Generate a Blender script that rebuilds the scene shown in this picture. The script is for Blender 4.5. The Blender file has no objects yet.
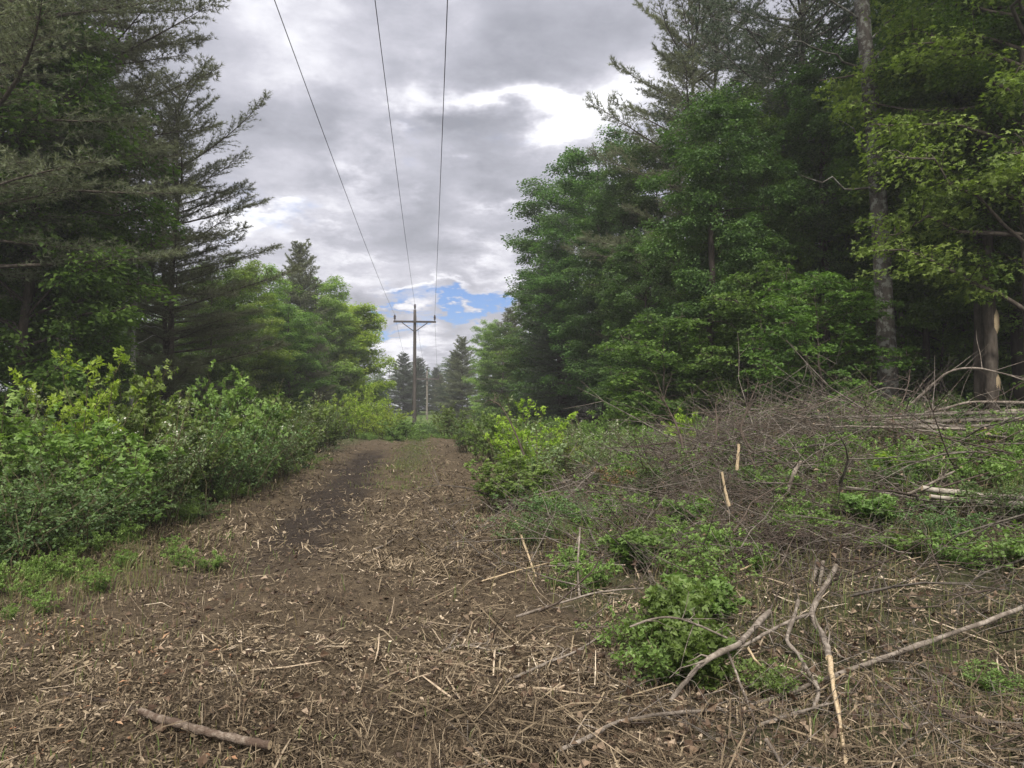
import bpy, math
import numpy as np
from mathutils import Vector

# ------------------------------------------------------------------ camera, light, exposure
sc = bpy.context.scene
COL = sc.collection
W_PX, H_PX, F_PX = 1024.0, 768.0, 760.0
EYE = 1.62
PITCH = math.atan(26 / F_PX)

cam_d = bpy.data.cameras.new('camera')
cam = bpy.data.objects.new('camera', cam_d)
COL.objects.link(cam)
cam_d.sensor_width = 36.0
cam_d.lens = F_PX / W_PX * 36.0
cam_d.clip_start = 0.05
cam_d.clip_end = 3000
cam.location = (0, 0, EYE)
cam.rotation_euler = (math.pi / 2 + PITCH, 0, 0)
sc.camera = cam

SUN_EL = math.radians(50)
SUN_AZ = math.radians(184)        # clockwise from +Y (the view direction)
sun_d = bpy.data.lights.new('sun', 'SUN')
sun_d.energy = 2.8
sun_d.angle = math.radians(5)
sun_d.color = (1.0, 0.95, 0.87)
sun = bpy.data.objects.new('sun', sun_d)
COL.objects.link(sun)
sdir = Vector((math.sin(SUN_AZ) * math.cos(SUN_EL), math.cos(SUN_AZ) * math.cos(SUN_EL), math.sin(SUN_EL)))
sun.rotation_euler = (-sdir).to_track_quat('-Z', 'Y').to_euler()
sun.location = (0, -10, 30)

sc.view_settings.view_transform = 'Standard'
sc.view_settings.look = 'None'
sc.view_settings.exposure = 0.66
sc.view_settings.gamma = 1.0
sc.render.engine = 'CYCLES'
sc.cycles.max_bounces = 6
sc.cycles.diffuse_bounces = 4
sc.cycles.glossy_bounces = 2
sc.cycles.transmission_bounces = 3
sc.cycles.volume_bounces = 0
sc.cycles.transparent_max_bounces = 4
sc.cycles.sample_clamp_indirect = 4.0
sc.cycles.caustics_reflective = False
sc.cycles.caustics_refractive = False


def ray(px, py):
    sx = (px - W_PX / 2) / F_PX
    sy = (H_PX / 2 - py) / F_PX
    ct, st = math.cos(PITCH), math.sin(PITCH)
    return np.array([sx, ct - sy * st, st + sy * ct])


def at(px, py, Y):
    """world point on the line of sight at ground distance Y"""
    d = ray(px, py)
    d = d / d[1] * Y
    return np.array([d[0], d[1], EYE + d[2]])


# ---- world: clear sky with a broken deck of cloud, in azimuth / elevation
def build_world():
    w = bpy.data.worlds.new('World')
    sc.world = w
    w.use_nodes = True
    nt = w.node_tree
    nt.nodes.clear()
    N, Lk = nt.nodes.new, nt.links.new

    def M(op, a, b=None, c=None):
        n = N('ShaderNodeMath'); n.operation = op
        for i, v in enumerate((a, b, c)):
            if v is None: continue
            if isinstance(v, (int, float)): n.inputs[i].default_value = v
            else: Lk(v, n.inputs[i])
        return n.outputs[0]

    def VM(op, a, b=None):
        n = N('ShaderNodeVectorMath'); n.operation = op
        for i, v in enumerate((a, b)):
            if v is None: continue
            if isinstance(v, tuple): n.inputs[i].default_value = v
            else: Lk(v, n.inputs[i])
        return n.outputs[0]

    def noise(vec, scale, detail, rough, dist=0.0):
        n = N('ShaderNodeTexNoise'); n.noise_dimensions = '3D'
        n.inputs['Scale'].default_value = scale
        n.inputs['Detail'].default_value = detail
        n.inputs['Roughness'].default_value = rough
        n.inputs['Distortion'].default_value = dist
        Lk(vec, n.inputs['Vector'])
        return n.outputs['Fac']

    tc = N('ShaderNodeTexCoord')
    D = tc.outputs['Generated']
    sep = N('ShaderNodeSeparateXYZ'); Lk(D, sep.inputs[0])
    x, y, z = sep.outputs
    az0 = M('ARCTAN2', x, y)
    el0 = M('ARCSINE', z)
    # cloud plane coordinates
    zz = M('MAXIMUM', M('ADD', z, 0.22), 0.1)
    cx = M('DIVIDE', x, zz); cy = M('DIVIDE', y, zz)
    comb = N('ShaderNodeCombineXYZ'); Lk(cx, comb.inputs[0]); Lk(cy, comb.inputs[1]); comb.inputs[2].default_value = 3.7
    q = comb.outputs[0]
    n1 = noise(q, 1.9, 9, 0.58, 0.3)
    n2 = noise(q, 5.5, 8, 0.62, 0.2)
    off = VM('ADD', q, (11.3, 4.1, 2.0))
    nw1 = noise(off, 3.6, 5, 0.6)
    off2 = VM('ADD', q, (-7.3, 8.1, 5.0))
    nw2 = noise(off2, 3.6, 5, 0.6)
    # warp the direction before laying out the large cloud banks
    az = M('ADD', az0, M('MULTIPLY', M('SUBTRACT', nw1, 0.5), 0.34))
    el = M('ADD', el0, M('MULTIPLY', M('SUBTRACT', nw2, 0.5), 0.26))

    def azel(px, py):
        d = ray(px, py); d = d / np.linalg.norm(d)
        return math.atan2(d[0], d[1]), math.asin(d[2])

    def blobs(lst):
        tot = None
        for px, py, rx, ry, amp in lst:
            a, e = azel(px, py)
            u = M('DIVIDE', M('SUBTRACT', az, a), rx / F_PX)
            v = M('DIVIDE', M('SUBTRACT', el, e), ry / F_PX)
            r2 = M('ADD', M('MULTIPLY', u, u), M('MULTIPLY', v, v))
            g = M('MULTIPLY', M('EXPONENT', M('MULTIPLY', r2, -1.0)), amp * 1.3)
            tot = g if tot is None else M('ADD', tot, g)
        return tot

    bright = blobs([
        (262, 35, 40, 22, .08), (420, 70, 34, 34, .26), (490, 105, 60, 22, .34), (575, 105, 46, 26, .38),
        (350, 165, 26, 40, .18), (285, 217, 55, 13, .34), (345, 262, 60, 16, .18), (415, 158, 16, 10, .16),
        (490, 205, 34, 8, .14), (505, 258, 46, 18, .2), (400, 350, 60, 22, .36), (385, 378, 30, 14, .3), (440, 292, 60, 8, .26), (640, 60, 60, 60, .1),
        (310, 100, 44, 36, -.14), (460, 150, 70, 26, -.17), (540, 60, 90, 26, -.12), (390, 215, 80, 30, -.1),
        (520, 175, 60, 24, -.12), (300, 170, 40, 25, -.1), (440, 365, 24, 14, -.12), (365, 320, 26, 16, -.14), (560, 0, 160, 40, -.06)])
    blue = blobs([(482, 308, 50, 8, 1.0), (512, 300, 26, 9, .4), (385, 322, 44, 6, .85)])
    val = M('ADD', bright, M('ADD', M('MULTIPLY', M('SUBTRACT', n1, 0.5), 0.95), M('MULTIPLY', M('SUBTRACT', n2, 0.5), 0.6)))
    val = M('ADD', val, 0.40)
    cr = N('ShaderNodeValToRGB'); Lk(val, cr.inputs[0])
    e = cr.color_ramp.elements
    e[0].position = 0.1; e[0].color = (.22, .23, .27, 1)
    e[1].position = 1.0; e[1].color = (.93, .93, .96, 1)
    for p, c in ((.36, (.35, .355, .41, 1)), (.52, (.48, .48, .54, 1)), (.72, (.74, .74, .785, 1))):
        k = e.new(p); k.color = c
    # thicker light overhead and towards the veiled sun (outside the frame)
    sv = N('ShaderNodeVectorMath'); sv.operation = 'DOT_PRODUCT'
    Lk(D, sv.inputs[0]); sv.inputs[1].default_value = tuple(sdir)
    dots = M('MAXIMUM', sv.outputs['Value'], 0.0)
    glow = M('MULTIPLY', M('POWER', dots, 4.0), 2.6)
    over = M('MULTIPLY', M('MAXIMUM', M('SUBTRACT', el0, 0.52), 0.0), 2.4)
    gain = M('ADD', M('ADD', glow, over), .93)
    # under the horizon: dim
    wf = N('ShaderNodeMapRange'); Lk(gain, wf.inputs[0]); wf.inputs[1].default_value = .95; wf.inputs[2].default_value = 2.2
    wm = N('ShaderNodeMix'); wm.data_type = 'RGBA'; wm.blend_type = 'MULTIPLY'; Lk(wf.outputs[0], wm.inputs[0]); Lk(cr.outputs[0], wm.inputs[6]); wm.inputs[7].default_value = (1.08, 1.0, .84, 1)
    bgc = N('ShaderNodeBackground'); Lk(wm.outputs[2], bgc.inputs[0]); Lk(gain, bgc.inputs[1])
    sky = N('ShaderNodeTexSky'); sky.sky_type = 'NISHITA'; sky.sun_disc = False
    sky.sun_elevation = SUN_EL; sky.sun_rotation = SUN_AZ
    sky.altitude = 300
    tint = N('ShaderNodeMix'); tint.data_type = 'RGBA'; tint.blend_type = 'MULTIPLY'; tint.inputs[0].default_value = 1.0
    Lk(sky.outputs[0], tint.inputs[6]); tint.inputs[7].default_value = (.4, .78, 1.35, 1)
    bgs = N('ShaderNodeBackground'); Lk(tint.outputs[2], bgs.inputs[0]); bgs.inputs[1].default_value = 0.06
    bm = N('ShaderNodeMapRange'); bm.interpolation_type = 'SMOOTHSTEP'
    Lk(M('ADD', blue, M('MULTIPLY', M('ADD', M('SUBTRACT', n2, .5), M('SUBTRACT', nw1, .5)), 1.8)), bm.inputs[0])
    bm.inputs[1].default_value = .2; bm.inputs[2].default_value = 1.1
    mix = N('ShaderNodeMixShader'); Lk(bm.outputs[0], mix.inputs[0]); Lk(bgc.outputs[0], mix.inputs[1]); Lk(bgs.outputs[0], mix.inputs[2])
    out = N('ShaderNodeOutputWorld'); Lk(mix.outputs[0], out.inputs[0])
    w.cycles.sampling_method = 'MANUAL'
    w.cycles.sample_map_resolution = 512


build_world()

# ------------------------------------------------------------------ numeric helpers
rng = np.random.default_rng(7)


def nrm(v):
    return v / np.maximum(np.linalg.norm(v, axis=-1, keepdims=True), 1e-9)


def _hash(ix, iy, s):
    n = (ix.astype(np.int64) * 374761393 + iy.astype(np.int64) * 668265263 + s * 1442695041) & 0x7fffffff
    n = (n ^ (n >> 13)) * 1274126177 & 0x7fffffff
    return ((n ^ (n >> 16)) & 0xffff) / 65535.0


def vnoise(x, y, s=0):
    x = np.asarray(x, float); y = np.asarray(y, float)
    ix, iy = np.floor(x), np.floor(y)
    fx, fy = x - ix, y - iy
    fx = fx * fx * (3 - 2 * fx); fy = fy * fy * (3 - 2 * fy)
    a = _hash(ix, iy, s); b = _hash(ix + 1, iy, s); c = _hash(ix, iy + 1, s); d = _hash(ix + 1, iy + 1, s)
    return (a * (1 - fx) + b * fx) * (1 - fy) + (c * (1 - fx) + d * fx) * fy - 0.5


def sstep(x, a, b):
    t = np.clip((np.asarray(x, float) - a) / (b - a), 0, 1)
    return t * t * (3 - 2 * t)


def track_d(x, y):
    """signed distance across the cleared strip, 0 on its centre line"""
    return np.asarray(x, float) + 1.25 + 0.1 * np.asarray(y, float)


def height(x, y):
    x = np.asarray(x, float); y = np.asarray(y, float)
    d = track_d(x, y)
    h = 1.22 * sstep(d, 2.4, 10.5) * sstep(y, 1.0, 10.0)
    h = h + 0.9 * sstep(d, 14, 40)
    h = h + 0.35 * sstep(-d, 3.2, 9.0) + 0.8 * sstep(-d, 9, 40)
    h = h - 0.62 * sstep(y, 36, 56) + 1.9 * sstep(y, 60, 125)
    near = 1 - sstep(y, 44, 70)
    h = h + .22 * vnoise(x * .7, y * .35, 12) * sstep(y, 28, 38) * near
    h = h + 0.16 * vnoise(x * .55, y * .45, 1) * near + 0.10 * vnoise(x * 1.7, y * 1.5, 2) * near + 0.06 * vnoise(x * 4.5, y * 4.5, 3) * near + .1 * vnoise(x * 2.4, y * 1.9, 17) * near * sstep(y, 7, 14)
    # wheel ruts
    for c in (-1.0, 0.75):
        h = h - 0.06 * np.exp(-((d - c + .5 * vnoise(y * .4, y * 0, 6)) / .3) ** 2) * near
    # heap of chopped brush
    h = h + 0.42 * np.exp(-(((x - 4.2) / 2.4) ** 2 + ((y - 11.8) / 2.6) ** 2))
    return h


H0 = float(height(0, 0))
cam.location.z = EYE + H0
EYE = EYE + H0


def G(px, py, lift=0.0):
    """where the line of sight through a point of the photo meets the ground (raised by lift)"""
    d = ray(px, py); d = d / d[1]
    prev = 0.8
    for Y in np.concatenate([np.arange(.8, 20, .02), np.arange(20, 140, .1)]):
        x = d[0] * Y; z = EYE + d[2] * Y
        if z <= float(height(x, Y)) + lift:
            return np.array([x, Y, z])
    Y = 60.0
    return np.array([d[0] * Y, Y, float(height(d[0] * Y, Y)) + lift])


class MB:
    """collects quads and triangles with a face value; build() links them as one mesh"""
    def __init__(s):
        s.V = []; s.F = []; s.A = []; s.Mi = []; s.Sm = []; s.n = 0

    def add(s, V, F, a=0.5, mi=0, smooth=False):
        V = np.asarray(V, float).reshape(-1, 3); F = np.asarray(F, np.int64)
        if len(F) == 0: return
        s.V.append(V); s.F.append(F + s.n); s.n += len(V)
        s.A.append(np.broadcast_to(np.asarray(a, float), (len(F),)).copy())
        s.Mi.append(np.full(len(F), mi)); s.Sm.append(np.full(len(F), smooth))

    def merge(s, o, loc=(0, 0, 0), rz=0.0, sc=(1, 1, 1)):
        c, q = math.cos(rz), math.sin(rz)
        for V, F, A, Mi, Sm, base in zip(o.V, o.F, o.A, o.Mi, o.Sm, o.bases()):
            V = V * np.asarray(sc)
            V = np.stack([V[:, 0] * c - V[:, 1] * q, V[:, 0] * q + V[:, 1] * c, V[:, 2]], 1) + np.asarray(loc)
            s.V.append(V); s.F.append(F - base + s.n); s.n += len(V)
            s.A.append(A); s.Mi.append(Mi); s.Sm.append(Sm)

    def bases(s):
        b = [0]
        for V in s.V[:-1]: b.append(b[-1] + len(V))
        return b

    def mesh(s, name, mats):
        me = bpy.data.meshes.new(name)
        V = np.concatenate(s.V)
        loops = np.concatenate([F.ravel() for F in s.F])
        tot = np.concatenate([np.full(len(F), F.shape[1]) for F in s.F])
        start = np.concatenate([[0], np.cumsum(tot)[:-1]])
        me.vertices.add(len(V)); me.vertices.foreach_set('co', V.astype(np.float32).ravel())
        me.loops.add(len(loops)); me.loops.foreach_set('vertex_index', loops.astype(np.int32))
        me.polygons.add(len(tot)); me.polygons.foreach_set('loop_start', start.astype(np.int32))
        me.polygons.foreach_set('loop_total', tot.astype(np.int32))
        me.polygons.foreach_set('material_index', np.concatenate(s.Mi).astype(np.int32))
        me.polygons.foreach_set('use_smooth', np.concatenate(s.Sm))
        at_ = me.attributes.new('v', 'FLOAT', 'FACE')
        at_.data.foreach_set('value', np.concatenate(s.A).astype(np.float32))
        for m in (mats if isinstance(mats, (list, tuple)) else [mats]): me.materials.append(m)
        me.update(calc_edges=True)
        return me

    def build(s, name, mats, parent=None):
        return obj(name, s.mesh(name, mats), parent)


def obj(name, me, parent=None):
    o = bpy.data.objects.new(name, me)
    COL.objects.link(o)
    if parent is not None: o.parent = parent
    return o


def tag(o, label=None, cat=None, group=None, kind=None):
    if label: o['label'] = label
    if cat: o['category'] = cat
    if group: o['group'] = group
    if kind: o['kind'] = kind
    return o


def empty(name, loc, label, cat, group=None, rz=0.0, s=(1, 1, 1)):
    o = bpy.data.objects.new(name, None)
    COL.objects.link(o)
    o.location = loc; o.rotation_euler = (0, 0, rz); o.scale = s
    o.empty_display_size = 0.3
    return tag(o, label, cat, group)


def tubes(P, R, n=5, cap=False):
    """P (N,K,3) polylines, R (N,K) radii -> verts, quads"""
    P = np.asarray(P, float); R = np.asarray(R, float)
    if P.ndim == 2: P = P[None]; R = R[None]
    N, K, _ = P.shape
    T = np.empty_like(P)
    T[:, 1:-1] = P[:, 2:] - P[:, :-2]; T[:, 0] = P[:, 1] - P[:, 0]; T[:, -1] = P[:, -1] - P[:, -2]
    T = nrm(T)
    mean = nrm(P[:, -1] - P[:, 0])
    ref = np.where(np.abs(mean[:, 2:3]) > .8, np.array([[1.0, 0.13, 0]]), np.array([[0.05, 0.1, 1.0]]))[:, None, :]
    U = nrm(np.cross(T, np.broadcast_to(ref, T.shape)))
    Wv = np.cross(T, U)
    a = np.arange(n) / n * 2 * np.pi
    V = P[:, :, None, :] + R[:, :, None, None] * (np.cos(a)[None, None, :, None] * U[:, :, None, :] + np.sin(a)[None, None, :, None] * Wv[:, :, None, :])
    idx = np.arange(N * K * n).reshape(N, K, n)
    i0 = idx[:, :-1]; i1 = idx[:, 1:]
    F = np.stack([i0, np.roll(i0, -1, 2), np.roll(i1, -1, 2), i1], -1).reshape(-1, 4)
    return V.reshape(-1, 3), F


def add_tubes(mb, P, R, n=4, a=None, smooth=True, mi=0):
    V, F = tubes(P, R, n)
    P = np.asarray(P)
    N = 1 if P.ndim == 2 else P.shape[0]
    if a is None: av = 0.5
    else: av = np.repeat(np.broadcast_to(np.asarray(a, float), (N,)), len(F) // N)
    mb.add(V, F, av, mi, smooth)


def leaf_quads(mb, P, A, Nn, L, Wd, a, fold=0.12, mi=0):
    """folded rhombic leaf blades"""
    n = len(P)
    if n == 0: return
    A = nrm(A); B = nrm(np.cross(Nn, A)); Nn = np.cross(A, B)
    L = np.broadcast_to(np.asarray(L, float), (n,))[:, None]; Wd = np.broadcast_to(np.asarray(Wd, float), (n,))[:, None]
    m = P + A * L * .42
    v = np.stack([P, m + B * Wd * .5 + Nn * L * fold, P + A * L - Nn * L * fold * .6, m - B * Wd * .5 + Nn * L * fold], 1)
    F = np.arange(n * 4).reshape(n, 4)
    mb.add(v.reshape(-1, 3), F, a, mi)


def lobed(mb, P, A, Nn, L, a, mi=0):
    """three lobed maple leaf"""
    A = nrm(A); B = nrm(np.cross(Nn, A)); Nn = np.cross(A, B)
    L = np.broadcast_to(np.asarray(L, float), (len(P),))
    leaf_quads(mb, P, A, Nn, L, L * .55, a, .08, mi)
    for s in (-1, 1):
        leaf_quads(mb, P + Nn * .002, nrm(A * .55 + s * B * .85), Nn, L * .78, L * .42, a, .06, mi)


# ------------------------------------------------------------------ materials
def mat(name):
    m = bpy.data.materials.new(name); m.use_nodes = True
    nt = m.node_tree; nt.nodes.clear()
    return m, nt, nt.nodes.new, nt.links.new


def ramp(N, stops, interp='LINEAR'):
    r = N('ShaderNodeValToRGB'); e = r.color_ramp.elements
    r.color_ramp.interpolation = interp
    e[0].position = stops[0][0]; e[0].color = (*stops[0][1], 1)
    e[1].position = stops[-1][0]; e[1].color = (*stops[-1][1], 1)
    for p, c in stops[1:-1]:
        k = e.new(p); k.color = (*c, 1)
    return r


def leaf_mat(name, cols, trans=0.35, rough=.5, var=.35, tint=(1.12, 1.25, .62), spec=.35):
    m, nt, N, Lk = mat(name)
    a = N('ShaderNodeAttribute'); a.attribute_name = 'v'
    oi = N('ShaderNodeObjectInfo')
    r = ramp(N, [(i / (len(cols) - 1), c) for i, c in enumerate(cols)])
    Lk(a.outputs['Fac'], r.inputs[0])
    hs = N('ShaderNodeHueSaturation')
    mr = N('ShaderNodeMapRange'); Lk(oi.outputs['Random'], mr.inputs[0]); mr.inputs[3].default_value = .488; mr.inputs[4].default_value = .512
    mv = N('ShaderNodeMapRange'); Lk(oi.outputs['Random'], mv.inputs[0]); mv.inputs[3].default_value = 1 - var * .5; mv.inputs[4].default_value = 1 + var * .5
    Lk(mr.outputs[0], hs.inputs['Hue']); Lk(mv.outputs[0], hs.inputs['Value']); Lk(r.outputs[0], hs.inputs['Color'])
    p = N('ShaderNodeBsdfPrincipled')
    Lk(hs.outputs[0], p.inputs['Base Color']); p.inputs['Roughness'].default_value = rough
    p.inputs['Specular IOR Level'].default_value = spec
    t = N('ShaderNodeBsdfTranslucent')
    mx = N('ShaderNodeMix'); mx.data_type = 'RGBA'; mx.blend_type = 'MULTIPLY'; mx.inputs[0].default_value = 1
    Lk(hs.outputs[0], mx.inputs[6]); mx.inputs[7].default_value = (*tint, 1)
    Lk(mx.outputs[2], t.inputs[0])
    s = N('ShaderNodeMixShader'); s.inputs[0].default_value = trans
    Lk(p.outputs[0], s.inputs[1]); Lk(t.outputs[0], s.inputs[2])
    o = N('ShaderNodeOutputMaterial'); Lk(s.outputs[0], o.inputs[0])
    return m


def bark_mat(name, c0, c1, c2=None, scale=(9, 9, 2.2), bump=.5, lichen=None):
    m, nt, N, Lk = mat(name)
    tc = N('ShaderNodeTexCoord'); mp = N('ShaderNodeMapping'); Lk(tc.outputs['Object'], mp.inputs[0]); mp.inputs['Scale'].default_value = scale
    n = N('ShaderNodeTexNoise'); n.inputs['Scale'].default_value = 1.6; n.inputs['Detail'].default_value = 9; n.inputs['Roughness'].default_value = .7
    Lk(mp.outputs[0], n.inputs['Vector'])
    r = ramp(N, [(.28, c0), (.5, c1), (.72, c2 or c1)]); Lk(n.outputs['Fac'], r.inputs[0])
    col = r.outputs[0]
    if lichen:
        n2 = N('ShaderNodeTexNoise'); n2.inputs['Scale'].default_value = 6.5; n2.inputs['Detail'].default_value = 6; n2.inputs['Roughness'].default_value = .65
        Lk(tc.outputs['Object'], n2.inputs['Vector'])
        r2 = ramp(N, [(.5, (0, 0, 0)), (.58, (1, 1, 1))]); Lk(n2.outputs['Fac'], r2.inputs[0])
        mx = N('ShaderNodeMix'); mx.data_type = 'RGBA'; Lk(r2.outputs[0], mx.inputs[0]); Lk(col, mx.inputs[6]); mx.inputs[7].default_value = (*lichen, 1)
        col = mx.outputs[2]
    a = N('ShaderNodeAttribute'); a.attribute_name = 'v'
    ml = N('ShaderNodeMapRange'); Lk(a.outputs['Fac'], ml.inputs[0]); ml.inputs[3].default_value = .62; ml.inputs[4].default_value = 1.38
    hs = N('ShaderNodeHueSaturation'); Lk(col, hs.inputs['Color']); Lk(ml.outputs[0], hs.inputs['Value'])
    b = N('ShaderNodeBump'); b.inputs['Strength'].default_value = bump; b.inputs['Distance'].default_value = .02; Lk(n.outputs['Fac'], b.inputs['Height'])
    p = N('ShaderNodeBsdfPrincipled'); Lk(hs.outputs[0], p.inputs['Base Color']); p.inputs['Roughness'].default_value = .85
    p.inputs['Specular IOR Level'].default_value = .2
    Lk(b.outputs[0], p.inputs['Normal'])
    o = N('ShaderNodeOutputMaterial'); Lk(p.outputs[0], o.inputs[0])
    return m


def litter_mat(name, cols, rough=.8):
    m, nt, N, Lk = mat(name)
    a = N('ShaderNodeAttribute'); a.attribute_name = 'v'
    r = ramp(N, cols); Lk(a.outputs['Fac'], r.inputs[0])
    tc = N('ShaderNodeTexCoord')
    n = N('ShaderNodeTexNoise'); n.inputs['Scale'].default_value = 40; n.inputs['Detail'].default_value = 3; Lk(tc.outputs['Object'], n.inputs['Vector'])
    mr = N('ShaderNodeMapRange'); Lk(n.outputs['Fac'], mr.inputs[0]); mr.inputs[1].default_value = .3; mr.inputs[2].default_value = .7; mr.inputs[3].default_value = .7; mr.inputs[4].default_value = 1.25
    hs = N('ShaderNodeHueSaturation'); Lk(r.outputs[0], hs.inputs['Color']); Lk(mr.outputs[0], hs.inputs['Value'])
    p = N('ShaderNodeBsdfPrincipled'); Lk(hs.outputs[0], p.inputs['Base Color']); p.inputs['Roughness'].default_value = rough
    p.inputs['Specular IOR Level'].default_value = .2
    o = N('ShaderNodeOutputMaterial'); Lk(p.outputs[0], o.inputs[0])
    return m


M = {}
M['maple'] = leaf_mat('maple_leaf', [(.045, .085, .02), (.08, .145, .028), (.125, .21, .038), (.18, .28, .055)], .4)
M['maple_dark'] = leaf_mat('dark_broadleaf', [(.038, .075, .025), (.065, .125, .036), (.10, .18, .048), (.145, .235, .065)], .4)
M['maple_bright'] = leaf_mat('bright_broadleaf', [(.10, .165, .038), (.17, .26, .055), (.235, .34, .075), (.3, .41, .10)], .45)
M['spring'] = leaf_mat('yellow_green_leaf', [(.19, .28, .035), (.31, .42, .06), (.42, .52, .09)], .5)
M['pine'] = leaf_mat('pine_needles', [(.09, .105, .06), (.135, .155, .09), (.185, .21, .125), (.24, .265, .165)], .38, .55, .2, (1.1, 1.1, .8))
M['hemlock'] = leaf_mat('dark_needles', [(.03, .05, .028), (.052, .082, .042), (.08, .115, .06), (.11, .15, .085)], .15, .55, .3, (1.1, 1.1, .8))
M['bush'] = leaf_mat('shrub_leaf', [(.065, .11, .03), (.125, .195, .045), (.19, .275, .07), (.27, .365, .105)], .4)
M['bush_grey'] = leaf_mat('grey_green_leaf', [(.07, .11, .045), (.12, .175, .07), (.19, .25, .115), (.34, .38, .24)], .35)
M['bush_blue'] = leaf_mat('cool_green_leaf', [(.05, .09, .032), (.085, .145, .05), (.13, .205, .07), (.19, .28, .11)], .35)
M['blossom'] = leaf_mat('pale_blossom', [(.42, .42, .34), (.6, .6, .52)], .3)
M['herb'] = leaf_mat('herb_leaf', [(.06, .10, .028), (.105, .17, .04), (.155, .24, .06), (.23, .33, .10)], .4)
M['grass'] = leaf_mat('grass_blade', [(.12, .09, .05), (.2, .16, .085), (.13, .14, .05), (.13, .19, .055), (.3, .26, .15)], .35)
M['red_leaf'] = leaf_mat('red_tinged_leaf', [(.13, .09, .04), (.2, .12, .05), (.22, .2, .07)], .3)
M['bark'] = bark_mat('grey_brown_bark', (.03, .024, .019), (.085, .07, .056), (.15, .13, .11))
M['bark_dark'] = bark_mat('dark_bark', (.016, .013, .011), (.045, .036, .03), (.085, .07, .06))
M['bark_lichen'] = bark_mat('lichen_bark', (.03, .026, .022), (.075, .066, .056), (.125, .114, .10), lichen=(.2, .205, .18), bump=1.0)
M['birch'] = bark_mat('birch_bark', (.10, .095, .085), (.36, .35, .32), (.5, .49, .46), scale=(5, 5, 14))
M['stem'] = bark_mat('green_brown_stem', (.04, .035, .02), (.085, .075, .04), (.13, .11, .06), bump=.1)
M['twig'] = bark_mat('grey_twig_bark', (.05, .043, .036), (.125, .108, .09), (.25, .22, .19), bump=.2)
M['twig_dark'] = bark_mat('dark_twig_bark', (.032, .024, .019), (.075, .057, .045), (.14, .112, .09), bump=.2)
M['branch'] = bark_mat('smooth_branch_bark', (.085, .07, .055), (.2, .17, .14), (.38, .335, .285), scale=(14, 14, 14), bump=.6, lichen=(.12, .10, .08))
M['pole_bark'] = bark_mat('dull_pole_bark', (.06, .05, .042), (.14, .122, .104), (.27, .24, .205), scale=(9, 9, 9), bump=.6)
M['wood'] = bark_mat('fresh_split_wood', (.27, .2, .12), (.45, .35, .22), (.6, .5, .36), scale=(60, 60, 60), bump=.5)
M['log_red'] = bark_mat('reddish_bark', (.075, .055, .042), (.18, .14, .108), (.38, .33, .27), scale=(26, 26, 26), bump=1.0, lichen=(.10, .07, .052))
M['pole_wood'] = bark_mat('weathered_pole', (.035, .031, .029), (.07, .062, .058), (.115, .103, .096), scale=(8, 8, 1.2), bump=.2)
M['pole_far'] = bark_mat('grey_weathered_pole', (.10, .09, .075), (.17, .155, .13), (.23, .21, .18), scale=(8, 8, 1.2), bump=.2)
M['pole_pale'] = bark_mat('pale_weathered_pole', (.16, .14, .115), (.27, .24, .2), (.38, .35, .3), scale=(8, 8, 1.2), bump=.2)
M['litter'] = litter_mat('chopped_litter', [(0, (.022, .016, .011)), (.3, (.06, .044, .028)), (.55, (.132, .101, .064)), (.78, (.235, .187, .122)), (.93, (.37, .295, .21)), (1, (.52, .44, .33))])
M['litter_red'] = litter_mat('fresh_chips', [(0, (.16, .08, .045)), (.5, (.28, .16, .09)), (1, (.42, .3, .19))])
M['dead_leaf'] = litter_mat('curled_brown_leaf', [(0, (.04, .025, .017)), (.5, (.10, .066, .043)), (.85, (.19, .135, .09)), (1, (.32, .25, .18))], .6)
M['clod'] = litter_mat('dark_clods', [(0, (.035, .026, .02)), (.6, (.07, .052, .04)), (1, (.12, .09, .068))], .95)
M['dry'] = litter_mat('dry_stalks', [(0, (.05, .035, .024)), (.4, (.12, .085, .055)), (.8, (.26, .2, .13)), (1, (.42, .35, .25))])


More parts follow.
